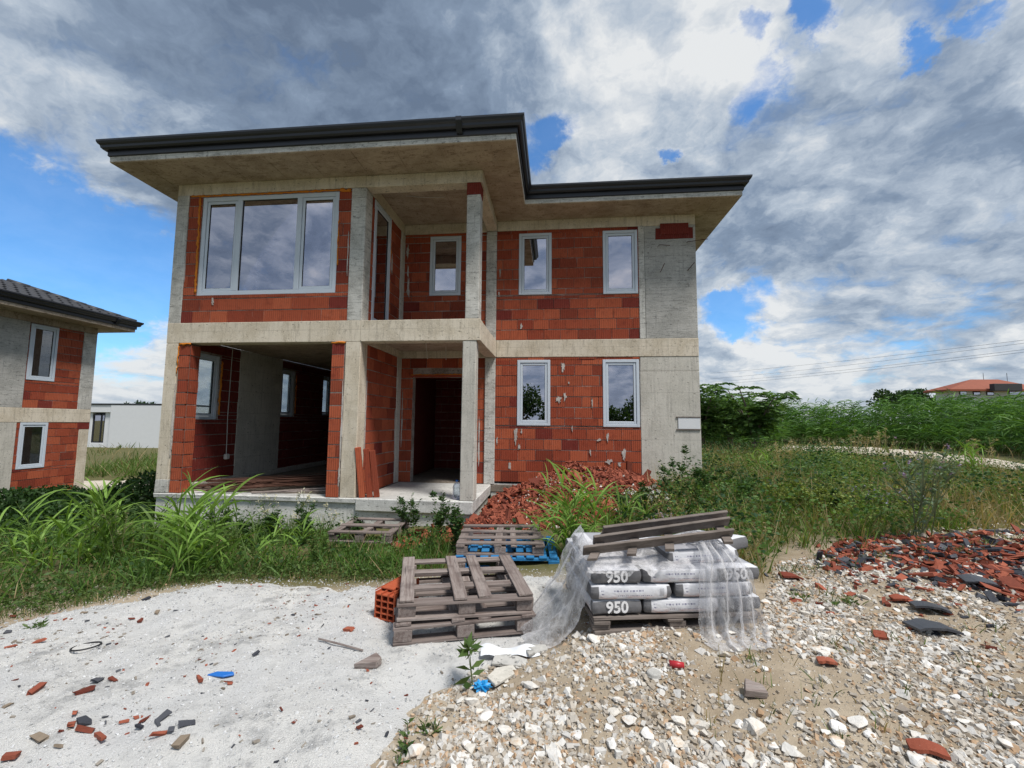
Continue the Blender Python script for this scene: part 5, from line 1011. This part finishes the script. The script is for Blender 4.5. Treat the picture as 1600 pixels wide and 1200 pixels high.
for k, q in enumerate(list(fixed) + list(P)):
    o = bpy.data.objects.new('stone', rocks[k % 9]); COL.objects.link(o); s = (random.uniform(.042, .066) if k < 20 else random.uniform(.022, .042)); o.location = (q[0], q[1], gz(*q) + s * .22); o.scale = (s, s * random.uniform(.7, 1.1), s * random.uniform(.7, 1)); o.rotation_euler = (random.uniform(-.3, .3), random.uniform(-.3, .3), random.uniform(0, 6.3))
    u_, v_ = uv_of(o.location); tag(o, ('big' if k < 20 else 'medium sized') + ' pale limestone chunk lying in the gravel ' + ('at the edge of the white sand' if u_ < 850 and v_ > 1010 else 'in front of the mortar bags' if u_ < 1200 and v_ < 1090 else 'at the bottom centre' if u_ < 1200 else 'beside the tile fragments on the right' if v_ < 1060 else 'at the bottom right'), 'stone', 'larger stones in the gravel')
p = lay(1182, 1088); o = MB().prism([(-.085, -.02), (.045, -.03), (.05, .03), (-.03, .07)], lambda a, b_, t_: (a, b_, .04 * t_)).build('wood_wedge', M['wood0'], None, .003); o.location = p + (0, 0, .01); o.rotation_euler = (.2, .1, .2); tag(o, 'grey wooden wedge among the stones right of the bare soil', 'offcut')
# ------------------------------------------------------------------ vegetation
G1, G2, GD, GY = (.055, .125, .024), (.15, .28, .055), (.30, .235, .115), (.20, .27, .06)
def veg(name, parts, parent=None, label=None, cat=None, group=None, kind=None, m='leaf'):
    o = link(name, npmesh(name, *joinm(parts), True), M[m]); 
    if parent is not None: o.parent = parent; o.matrix_parent_inverse = Matrix.Translation(-Vector(parent.location))
    return tag(o, label, cat, group, kind)
def updir(n, spread): d = rng.normal(0, spread, (n, 3)); d[:, 2] = 1; return unit(d)
def grass(P, hmin, hmax, w, c1, c2, dry=.1, spread=.35, bend=.35, segs=3, zf=H, p=1.5):
    n = len(P); L = hmin + (hmax - hmin) * rng.random(n) ** p; base = np.c_[P, zf(P[:, 0], P[:, 1]) - .02]
    V, F, k = blades(base, updir(n, spread), L, np.full(n, w) * (.6 + .8 * rng.random(n)), bend * rng.random(n), segs, np.array([.7, 1, .7, .05]) if segs == 3 else None)
    c = tint(c1, c2, n); d = rng.random(n) < dry; c[d] = tint((.22, .17, .08), (.42, .34, .19), d.sum()); return V, F, c[k]
def tufts(P, m, r): return np.repeat(P, m, 0) + rng.normal(0, r, (len(P) * m, 2))
def leafcover(P, hmax, L, c1, c2, zf=H, droop=.2, hf=None):
    n = len(P); h = hmax * rng.random(n) ** .8; h = h * (hf(P[:, 0], P[:, 1]) if hf else (.45 + 1.1 * vnoise(P[:, 0] * 2.2, P[:, 1] * 2.2, 91))); d = rng.normal(0, 1, (n, 3)); d[:, 2] = .25 - droop + .3 * rng.random(n)
    LL = L * (.6 + .8 * rng.random(n)); V, F, k = leafq(np.c_[P, zf(P[:, 0], P[:, 1]) + h], unit(d), LL, LL * (.45 + .3 * rng.random(n))); return V, F, tint(c1, c2, n)[k]
def nothouse(x, y): return ~((x > -.05) & (x < 10.85) & (y > -.05) & ((x < 6.25) | (y > 2.1)))
# low vegetation, left of the house and in front of the foundation
LB = pxpoly([(-900, 1000), (-300, 1000), (0, 962), (150, 930), (330, 906), (640, 901), (690, 890), (690, 850), (640, 845)]) + [(5.6, -.1), (-.1, -.1), (-.1, 3), (-3, 6), (-6.5, 5), (-7.3, 2), (-7.3, -3)]
kp = lambda x, y: nothouse(x, y) * ~((np.abs(x - ce[0]) < .75) & (y > ce[1] - .35)) * np.clip(.25 + smooth(fbm(x * 1.4, y * 1.4, 41), -.25, .12), 0, 1)
parts = [leafcover(scatter(pxpoly([(-200, 1000), (0, 968), (330, 908), (640, 906), (640, 885), (420, 885), (150, 905), (0, 925)]), 5000), .10, .035, (.05, .10, .03), (.14, .22, .06)), grass(tufts(scatter(LB, 2600, kp), 9, .05), .10, .50, .012, G1, G2, .06), grass(tufts(scatter(LB, 260, kp), 8, .05), .2, .62, .011, (.06, .11, .03), (.14, .21, .06), .25),
         leafcover(scatter(LB, 24000, kp), .36, .05, (.03, .075, .02), (.10, .19, .045))]
RF = pxpoly([(1000, 900), (1195, 905), (1215, 870), (1300, 850), (1420, 842), (1600, 830), (2000, 840), (2100, 790), (1800, 768), (1640, 747), (1440, 720), (1215, 705)]) + [(10.9, 9), (10.9, 2.2), (9.7, 1.4), (9.4, .2), (8.3, -.7)]
dst = lambda x, y: np.clip(1.3 - np.hypot(x - 9, y + 3) / 16, .25, 1) * nothouse(x, y)
parts += [grass(tufts(scatter(RF, 3000, dst), 9, .06), .08, .42, .011, (.06, .125, .026), (.17, .27, .055), .25), grass(tufts(scatter(RF, 420, dst), 9, .07), .25, .65, .011, (.12, .18, .045), (.25, .28, .09), .5),
          leafcover(scatter(RF, 22000, lambda x, y: dst(x, y) * smooth(fbm(x * .8, y * .8, 61), -.15, .1)), .36, .055, (.045, .11, .028), (.14, .25, .06))]
MID = pxpoly([(520, 893), (620, 905), (705, 890), (705, 850), (620, 842), (520, 842)]); parts += [grass(tufts(scatter(MID, 240), 10, .05), .08, .3, .009, G1, G2, .12)]
for poly, n in ((pxpoly([(900, 905), (1195, 905), (1200, 860), (870, 850)]), 180), (pxpoly([(1240, 945), (1330, 950), (1330, 930), (1240, 925)]), 14), (pxpoly([(1040, 1140), (1600, 1190), (1600, 960), (1200, 1000)]), 34), (pxpoly([(-200, 1000), (0, 975), (330, 910), (640, 908), (640, 893), (420, 893), (150, 910), (0, 925)]), 800), (pxpoly([(1200, 905), (1290, 900), (1600, 850), (1600, 835), (1300, 850)]), 130)):
    parts.append(grass(tufts(scatter(poly, n), 8, .03), .03, .16, .006, (.06, .10, .03), (.15, .22, .06), .2))
for off, col1, col2, hh, n_, ll in ((0, (.02, .06, .022), (.06, .13, .04), .55, 9000, .06), (40, (.16, .24, .05), (.30, .38, .10), .42, 5000, .04), (80, (.24, .18, .09), (.40, .31, .17), .38, 4000, .035)):
    parts.append(leafcover(scatter(RF, n_, lambda x, y: dst(x, y) * smooth(fbm(x * .75 + off, y * .75, 131), .02, .14)), hh, ll, col1, col2))
    if off == 80: parts.append(grass(tufts(scatter(RF, 500, lambda x, y: dst(x, y) * smooth(fbm(x * .75 + off, y * .75, 131), .02, .14)), 9, .08), .25, .7, .010, (.30, .24, .12), (.46, .37, .21), .5))
veg('meadow_grass', parts, None, 'mixed green and dry grass and low weeds around the unfinished house', None, None, 'stuff')
# outer fields
FAR = [(13, 8), (40, 12), (90, 60), (-60, 70), (-40, 14), (-12, 13), (-3, 13), (10.9, 14)]
veg('field_grass', [grass(tufts(scatter(FAR, 2600), 7, .25), .25, .8, .035, G1, (.13, .19, .05), .25), grass(tufts(scatter([(-16, 10.4), (-2, 12), (-2, 20), (-18, 20)], 900), 8, .12), .3, .95, .03, (.07, .13, .03), (.17, .26, .06), .1), grass(tufts(scatter([(-16, 5), (0, 3.5), (0, 8.8), (-7, 7.8), (-16, 6.8)], 700, nothouse), 8, .1), .15, .5, .02, G1, G2, .1)], None, 'tall grass of the fields beyond the tracks', None, None, 'stuff')
# reed bed at the right
REED = pxpoly([(1135, 702), (1230, 694), (1330, 697), (1420, 701), (1520, 708), (1640, 722), (1900, 745)]) + [(32, 8), (36, 22), (22, 30), (13.5, 26)]
def reeds():
    P = scatter(REED, 4200); d_edge = sdist(P[:, 0], P[:, 1], REED); P = P[(d_edge < 5.5)]; d_edge = sdist(P[:, 0], P[:, 1], REED); n = len(P)
    h = (1.2 + 1.5 * smooth(d_edge, .0, 1.8)) * (.82 + .3 * rng.random(n)) * (.86 + .3 * vnoise(P[:, 0] * .35, P[:, 1] * .35, 7)); h *= 1 - .35 * smooth(-P[:, 0], -15.0, -12.5)
    base = np.c_[P, H(P[:, 0], P[:, 1]) - .02]; lean = unit(np.c_[rng.normal(.12, .09, n), rng.normal(0, .08, n), np.ones(n)])
    a = blades(base, lean, h, np.full(n, .016), rng.random(n) * .08, 3, np.array([1, .9, .7, .1])); out = [(a[0], a[1], tint((.05, .09, .02), (.11, .16, .05), n)[a[2]])]
    m = 9; f = rng.uniform(.12, 1.0, (n, m)) ** .8; B = (base[:, None] + lean[:, None] * (h[:, None] * f)[..., None]).reshape(-1, 3); N = len(B)
    az = rng.normal(.2, 1.5, N); d = unit(np.c_[np.cos(az), np.sin(az), rng.uniform(.35, 1.1, N)]); L = rng.uniform(.45, .85, N)
    a = blades(B, d, L, rng.uniform(.035, .06, N), rng.uniform(.2, .75, N), 3, np.array([.8, 1, .6, .05])); c = tint((.04, .115, .02), (.15, .30, .06), N); out.append((a[0], a[1], c[a[2]])); return out
veg('reed_bed', reeds(), None, 'dense bed of tall green reeds beyond the pale track at the right', None, None, 'stuff')

# single plants: stems with leaves
def stems_plant(name, label, cat, u, v, hgt, nst, leafL, leafW, nleaf, c1, c2, spread=.18, branch=0, flower=None, group=None, pt=None, stemc=((.10, .14, .05), (.16, .2, .08)), lw=.008, rad=.06, lmin=.1, updeg=.4):
    p = np.array((*pt, gz(*pt))) if pt is not None else lay(u, v)
    root = thing(name, label, cat, tuple(p), group); base = np.c_[p[0] + rng.normal(0, rad, nst), p[1] + rng.normal(0, rad, nst), np.full(nst, p[2] - .03)]
    dirs = updir(nst, spread); L = hgt * rng.uniform(.65, 1.0, nst)
    if branch:
        k = np.repeat(np.arange(nst), branch); f = rng.uniform(.3, .9, len(k)); bb = base[k] + dirs[k] * (L[k] * f)[:, None]; bd = unit(dirs[k] + rng.normal(0, .55, (len(k), 3)) * (1, 1, .3)); bl = L[k] * (1 - f) * rng.uniform(.5, 1.0, len(k)); base, dirs, L = np.r_[base, bb], np.r_[dirs, bd], np.r_[L, bl]
    n = len(base); a = blades(base, dirs, L, np.full(n, lw), rng.uniform(0, .12, n), 4, np.array([1, .9, .8, .6, .3])); b2 = blades(base, dirs, L, np.full(n, lw), np.zeros(n), 4, np.array([1, .9, .8, .6, .3]))
    veg('stem', [(a[0], a[1], tint(*stemc, n)[a[2]]), (b2[0], b2[1], tint(*stemc, n)[b2[2]])], root)
    k = np.repeat(np.arange(n), nleaf); f = rng.uniform(lmin, 1, len(k)); B = base[k] + dirs[k] * (L[k] * f)[:, None]; az = rng.random(len(k)) * 2 * PI; d = unit(np.c_[np.cos(az), np.sin(az), rng.normal(updeg, .35, len(k))]); LL = leafL * (1.15 - .55 * f) * rng.uniform(.7, 1.2, len(k))
    V, F, kk = leafq(B, d, LL, LL * leafW); veg('foliage', [(V, F, tint(c1, c2, len(k))[kk])], root)
    if flower:
        fc, fs, fn = flower; k = rng.integers(0, n, fn); B = base[k] + dirs[k] * (L[k] * rng.uniform(.85, 1.02, fn))[:, None] + rng.normal(0, .015, (fn, 3)); out = []
        for q in range(3): V, F, kk = leafq(B, unit(rng.normal(0, 1, (fn, 3)) + (0, 0, .3)), np.full(fn, fs), np.full(fn, fs * .8)); out.append((V, F, tint(fc, tuple(min(1, x * 1.15) for x in fc), fn)[kk]))
        veg('flowers', out, root, kind='stuff')
    return root
def clump(label, u, v, hgt, nb, w, c1, c2, spread=.36, bend=.62, rad=.13, pt=None, stalks=0):
    hgt *= 1.18; nb = int(nb * 1.2)
    p = np.array((*pt, gz(*pt))) if pt is not None else lay(u, v); o = thing('grass_clump', label, 'grass clump', tuple(p), 'tall broad grass clumps')
    base = np.c_[p[0] + rng.normal(0, rad, nb), p[1] + rng.normal(0, rad, nb), np.full(nb, p[2] - .03)]
    ns = max(4, nb // 9); sb = base[:ns]; sd_ = updir(ns, spread * .55); sl = hgt * rng.uniform(.6, .95, ns); a = blades(sb, sd_, sl, np.full(ns, w * .45), np.zeros(ns), 3, np.array([1, .9, .7, .3])); veg('stalks', [(a[0], a[1], tint((.10, .16, .04), (.18, .26, .07), ns)[a[2]])], o)
    k = rng.integers(0, ns, nb); f = rng.uniform(.0, .95, nb); B = sb[k] + sd_[k] * (sl[k] * f)[:, None]; az = rng.random(nb) * 2 * PI; d = unit(np.c_[np.cos(az) * spread * 1.6, np.sin(az) * spread * 1.6, rng.uniform(.7, 1.2, nb)])
    a = blades(B, d, hgt * rng.uniform(.35, .68, nb), w * rng.uniform(.6, 1.15, nb), bend * rng.uniform(.35, 1.0, nb), 6, np.array([.5, .9, 1, .9, .7, .4, .03])); veg('leaf_blades', [(a[0], a[1], tint(c1, c2, nb)[a[2]])], o)
    return o
LG1, LG2 = (.13, .25, .04), (.28, .46, .10)
clump('big bright green arching grass clump standing before the left end of the foundation', 315, 897, .98, 120, .034, LG1, LG2)
clump('pale green broad leaved clump at the far left before the brambles', 140, 885, 1.0, 90, .034, LG1, LG2); clump('smaller green clump between the brambles and the bright clump', 215, 885, .8, 60, .026, (.06, .12, .025), (.14, .23, .05)); clump('slender clump rising just left of the foundation corner', 245, 870, .75, 50, .024, (.06, .12, .025), (.14, .23, .05)); clump('light green clump at the left picture edge', 50, 900, .75, 60, .03, LG1, LG2); clump('light green clump in front of the middle of the garage sill', 440, 885, .62, 50, .024, LG1, LG2); clump('bright clump hugging the bright one at the foundation on its left', 275, 893, .8, 70, .03, LG1, LG2)
clump('thin green clump right of the bright one at the foundation', 375, 880, .7, 40, .02, (.07, .13, .03), (.15, .24, .06))
clump('tall lush reed grass clump in front of the rubble, left of the bags', 905, 868, .86, 130, .030, LG1, LG2, .34, .75, .17); clump('second lush clump between the rubble and the bags', 960, 860, .66, 70, .024, LG1, (.16, .26, .06), .36, .75, .14); clump('low clump of grass bending over the blue pallet', 868, 872, .72, 46, .026, LG1, LG2, .5, .9, .1)
clump('green grass tuft growing behind the right end of the wooden deck', 1130, 855, .45, 70, .014, (.07, .14, .03), (.16, .26, .06)); clump('broad grass tuft at the edge of the track on the right', 1520, 748, .8, 60, .03, LG1, LG2); clump('broad grass tuft left of the track by the house corner', 1200, 745, .6, 50, .026, LG1, LG2)
DK1, DK2 = (.028, .07, .022), (.075, .15, .042)
for u, v, h, lb in ((640, 842, .75, 'dark leafy weed standing left of the two before the porch slab'), (688, 850, .92, 'tall dark leafy weed before the porch corner'), (709, 862, .78, 'bushy narrow leaved weed right of the tall one before the porch'), (420, 850, .62, 'leafy weed against the foundation under the garage sill'), (345, 850, .8, 'tall dark leafy weed right of the bright clump at the foundation'), (475, 852, .7, 'dark leafy weed under the middle of the garage sill'), (385, 858, .5, 'short leafy weed left under the garage sill'), (560, 842, .45, 'small weed by the pallet at the foundation'), (1070, 800, 1.15, 'tall dark thistle like weed in front of the bare concrete panel'), (1095, 790, .9, 'dark bushy weed at the house corner'), (985, 820, .7, 'dark leafy weed on the right flank of the rubble'), (1150, 790, .85, 'blue green bushy weed right of the house corner'), (1120, 830, .6, 'dense dark green weed behind the bags'), (1280, 800, .55, 'dark green leafy weed among dry grass on the right')):
    stems_plant('weed', lb, 'weed', u, v, h, 5 if h > .6 else 4, .085, .36, 34, DK1, DK2, .13 if u < 800 else .28, 2, rad=.05 if u < 800 else .14)
for u, v, lb in ((492, 880, 'light green feathery plant left of the foundation pallet'), (505, 868, 'second light green feathery plant beside the foundation pallet'), (675, 865, 'feathery green plant among the rubble before the porch')): stems_plant('weed', lb, 'weed', u, v, .48, 3, .075, .16, 120, (.07, .14, .03), (.17, .28, .07), .08, 0, rad=.02)
for u, v, h, lb in ((460, 845, .95, 'wiry weed with tiny white flowers against the garage sill'), (415, 838, .8, 'thin branching weed with white dots left of the wiry one'), (500, 843, .7, 'thin branching weed at the middle of the foundation')): stems_plant('wiry_weed', lb, 'weed', u, v, h, 4, .022, .5, 5, DK1, DK2, .2, 6, ((.75, .73, .6), .022, 60), lw=.005)
stems_plant('weed', 'single green weed with toothed leaves growing in front of the stacked pallets', 'weed', 741, 1076, .36, 1, .12, .34, 13, (.05, .10, .025), (.13, .2, .06), .1, 1, rad=.01)
for k, (u, v, lb) in enumerate(((640, 1152, 'small reddish green seedling at the sand edge'), (672, 1142, 'small bright green seedling beside the reddish one'), (1250, 938, 'small leafy seedling behind the right gravel'), (1302, 945, 'leafy seedling cluster right of its smaller neighbour'), (1330, 942, 'rightmost leafy seedling on the gravel'), (620, 1185, 'tiny seedling at the bottom edge of the sand'), (1440, 860, 'green seedling growing in the tile heap'), (60, 990, 'little weed on the left edge of the sand'))): stems_plant('seedling', lb, 'seedling', u, v, .10 if k != 3 else .13, 4, .07, .33, 7, (.05, .10, .03), (.15, .23, .06), .6, 0, rad=.025)
stems_plant('dry_stalk', 'thin dry grass stalk in front of the hanging film', 'stalk', 1128, 1068, .34, 3, .03, .15, 4, (.25, .22, .1), (.35, .3, .15), .12, 0, rad=.01, stemc=((.3, .24, .1), (.4, .33, .16)), lw=.004)
stems_plant('thistle', 'tall grey green thistle with bare forking stems on the right', 'thistle', 1437, 838, 1.25, 8, .09, .24, 14, (.09, .15, .09), (.2, .29, .18), .3, 4, ((.33, .25, .42), .03, 26), stemc=((.16, .2, .14), (.25, .29, .2)), lw=.016, rad=.05)
for u, v, h, lb in ((1345, 722, 1.35, 'tallest dry seed stalks before the reeds'), (1372, 724, 1.2, 'dry seed stalks right of the tallest ones before the reeds'), (1300, 722, .9, 'short dry seed stalks left of the tallest before the reeds'), (1540, 745, 1.1, 'dry feathery stalks at the right edge before the reeds'), (1225, 740, .9, 'dry stalks left beside the track')): stems_plant('dry_stalks', lb, 'dry grass', u, v, h, 8, .10, .16, 9, (.42, .35, .2), (.62, .54, .36), .14, 2, rad=.12, stemc=((.36, .29, .15), (.5, .42, .25)), lw=.010, lmin=.6)
for u, v, h, lb in ((165, 880, 1.05, 'pale oat like seed stalks standing in the left grass'), (178, 888, .95, 'second pale oat like seed stalks in the left grass')): stems_plant('dry_stalks', lb, 'dry grass', u, v, h, 4, .05, .2, 9, (.38, .36, .2), (.55, .52, .33), .1, 1, rad=.05, stemc=((.2, .22, .1), (.36, .34, .2)), lw=.006, lmin=.6)
stems_plant('flower_bush', 'bushy yellow green plant in the grass between bags and track', 'bush', 1255, 800, .52, 46, .05, .5, 26, (.16, .22, .05), (.34, .40, .11), .36, 2, rad=.2)
stems_plant('flower_bush', 'white flowering bush on the right end of the rubble', 'bush', 1010, 812, .60, 26, .06, .4, 22, (.05, .085, .03), (.12, .17, .07), .38, 2, ((.80, .80, .82), .034, 150), rad=.2); stems_plant('flower_bush', 'low mauve and white flowering plant behind the wooden deck', 'bush', 1035, 832, .34, 22, .05, .4, 16, (.06, .09, .04), (.12, .16, .08), .5, 1, ((.5, .42, .6), .026, 120), rad=.2)
stems_plant('flower_bush', 'blue flowered wild bush beside the thistle', 'bush', 1395, 810, .5, 26, .05, .35, 16, (.06, .10, .05), (.14, .18, .1), .4, 2, ((.42, .42, .62), .03, 60), rad=.22)
stems_plant('leafy_weed', 'broad leaved green plant at the foot of the rubble behind the blue pallet', 'weed', 800, 846, .3, 12, .16, .7, 8, (.035, .08, .03), (.08, .15, .05), .6, 0, rad=.16)
# bramble mounds at the left
def bramble(label, cx, cy, rx, ry, h, n):
    p = (cx, cy, gz(cx, cy)); o = thing('bramble_bush', label, 'bush', p, 'bramble bushes left of the house')
    d = unit(rng.normal(size=(n, 3))); d[:, 2] = np.abs(d[:, 2]); r = (.55 + .45 * rng.random(n) ** .5) * (1 + .35 * (vnoise(d[:, 0] * 4 + cx, d[:, 1] * 4 + d[:, 2] * 3, 3) - .5)); B = np.c_[cx + d[:, 0] * r * rx, cy + d[:, 1] * r * ry, 0 * r]; B[:, 2] = H(B[:, 0], B[:, 1]) + d[:, 2] * r * h
    ld = unit(d * .5 + rng.normal(0, .7, (n, 3))); L = rng.uniform(.06, .11, n); V, F, k = leafq(B, ld, L, L * .72); veg('foliage', [(V, F, tint((.018, .045, .014), (.055, .12, .032), n)[k])], o)
    nb = 60; a = blades(np.c_[cx + rng.normal(0, rx * .4, nb), cy + rng.normal(0, ry * .4, nb), np.full(nb, p[2])], updir(nb, .7), np.full(nb, h * 1.0), np.full(nb, .012), rng.random(nb) * .5, 3, np.array([1, .9, .7, .3])); veg('stems', [(a[0], a[1], tint((.07, .06, .03), (.11, .12, .05), nb)[a[2]])], o)
bramble('dark green bramble mound nearest the house corner', -1.9, 2.6, 1.9, 1.4, 1.15, 9000); bramble('wide dark bramble mound below the neighbouring house window', -4.6, 1.5, 2.0, 1.6, .95, 11000); bramble('dark bramble mound at the left picture edge', -6.2, -.6, 1.6, 1.6, .7, 8000); bramble('low bramble mound behind the broad leaved clump', -2.2, .3, 1.8, 1.0, .62, 6000)
# trees
def frond_tree(label, x, y, h, nf, crown, seed, name='sumac_tree'):
    z = gz(x, y); o = thing(name, label, 'tree', (x, y, z), 'small feathery trees by the reeds'); tb = MB(); tips = []
    for i in range(7):
        a = i * 2.4 + seed; top = np.array((x + crown * .75 * math.cos(a), y + crown * .75 * math.sin(a), z + h * (.55 + .33 * ((i * 37) % 10) / 10))); mid = np.array((x + .12 * math.cos(a), y + .12 * math.sin(a), z + h * .3)); tb.tube([(x, y, z - .1), mid, (mid + top) / 2 + (0, 0, .1), top], [.07, .05, .035, .015], 6); tips.append((mid, top))
    t_ = tb.build('trunk', M['woodD'], None); t_.parent = o; t_.matrix_parent_inverse = Matrix.Translation(-Vector((x, y, z)))
    B, D, L = [], [], []
    for k in range(nf):
        m_, tp = tips[k % 7]; f = rng.uniform(-.15, 1.02); b_ = m_ + (tp - m_) * f + rng.normal(0, .12, 3); az = rng.random() * 2 * PI; d = unit(np.array((math.cos(az), math.sin(az), rng.uniform(-.05, .75)))); B.append(b_); D.append(d); L.append(rng.uniform(.45, .8))
    B, D, L = np.array(B), np.array(D), np.array(L); nl = 11; tt = np.linspace(.15, 1, nl); P = B[:, None] + D[:, None] * (L[:, None] * tt)[..., None]; P[..., 2] -= (L[:, None] * .35) * tt ** 2; side = unit(np.cross(D, (0, 0, 1)))
    out = []
    for s in (-1, 1):
        ld = unit(side[:, None] * s + D[:, None] * .55 + np.array((0, 0, -.25)) + rng.normal(0, .12, (nf, nl, 3))); LL = (.20 * (1 - .45 * np.abs(tt - .45)))[None] * L[:, None] / .6; V, F, k = leafq(P.reshape(-1, 3), ld.reshape(-1, 3), LL.ravel(), LL.ravel() * .34); out.append((V, F, np.repeat(tint((.05, .12, .03), (.15, .27, .07), nf), nl, 0)[k]))
    veg('crown', out, o)
q = on(1178, 640, 1, 9.5); frond_tree('feathery leaved small tree right of the house corner, before the clouds', q[0], 9.5, 3.15, 260, 1.15, .4)
q = on(1092, 640, 1, 11); frond_tree('feathery tree half hidden behind the house corner', q[0] + .1, 11, 3.3, 300, 1.25, 1.7); q = on(1140, 650, 1, 13.5); frond_tree('dark feathery tree between the two others, farther back', q[0], 13.5, 2.9, 200, 1.2, 2.9)
def round_tree(label, x, y, h, r, n, leaf, c1, c2, group, name='round_tree', zb=None):
    z = gz(x, y) if zb is None else zb; o = thing(name, label, 'tree', (x, y, z), group); tb = MB(); cl = []
    for i in range(9):
        a = i * 2.4 + x; rr_ = r * (.35 + .4 * ((i * 53) % 10) / 10); c = np.array((x + rr_ * math.cos(a), y + rr_ * math.sin(a), z + h - r * (1.15 - .9 * ((i * 29) % 10) / 10))); tb.tube([(x, y, z - .2), (x + .05 * r * math.cos(a), y, z + h * .35), c], [r * .07, r * .055, r * .015], 6); cl.append((c, r * rng.uniform(.38, .62)))
    t_ = tb.build('trunk', M['woodD'], None); t_.parent = o; t_.matrix_parent_inverse = Matrix.Translation(-Vector((x, y, z)))
    k = rng.integers(0, 9, n); d = unit(rng.normal(size=(n, 3))); B = np.array([cl[i][0] for i in k]) + d * (np.array([cl[i][1] for i in k]) * rng.random(n) ** .4)[:, None] * (1, 1, .8); V, F, kk = leafq(B, unit(d + rng.normal(0, .8, (n, 3))), leaf * rng.uniform(.6, 1.3, n), leaf * rng.uniform(.4, .8, n)); veg('crown', [(V, F, tint(c1, c2, n)[kk])], o)
for u, v, Y, r, lb in ((1395, 640, 70, 2.6, 'round dark tree rising just above the reeds'), (1428, 640, 78, 2.3, 'smaller round tree right of the other one above the reeds'), (1470, 640, 85, 2.0, 'distant low tree left of the red roofed villa')):
    q = on(u, v, 1, Y); round_tree(lb, q[0], Y, (on(u, 609 if r > 2.1 else 620, 1, Y)[2] - .1), r, 1500, .5, (.02, .05, .018), (.05, .10, .03), 'distant trees above the reeds', zb=.1)
for u, Y, r, lb in ((205, 48, 1.6, 'distant tree top over the roof of the white building'), (228, 50, 1.2, 'small distant tree top right over the white building')): q = on(u, 632, 1, Y); round_tree(lb, q[0], Y, q[2] + .25 + .4, r, 900, .4, (.02, .05, .018), (.05, .1, .03), 'distant trees over the white building', zb=-.4)
for k, (x, y, h, r) in enumerate(((4.4, -27, 4.9, 2.1), (1.0, -30, 5.6, 2.6), (8.2, -31, 3.4, 1.9), (12.6, -29, 3.3, 1.9), (16.5, -31, 4.4, 2.4), (11, -36, 3.6, 2.2))): round_tree(['tree mirrored in the left ground floor window', 'tree behind the camera, far left of the row', 'low tree in the middle of the row behind the camera', 'tree mirrored in the right ground floor window', 'tree at the right of the row behind the camera', 'tree at the back of the row behind the camera'][k], x, y, h, r, 1700, .34, (.02, .045, .015), (.05, .10, .03), 'trees mirrored in the windows')
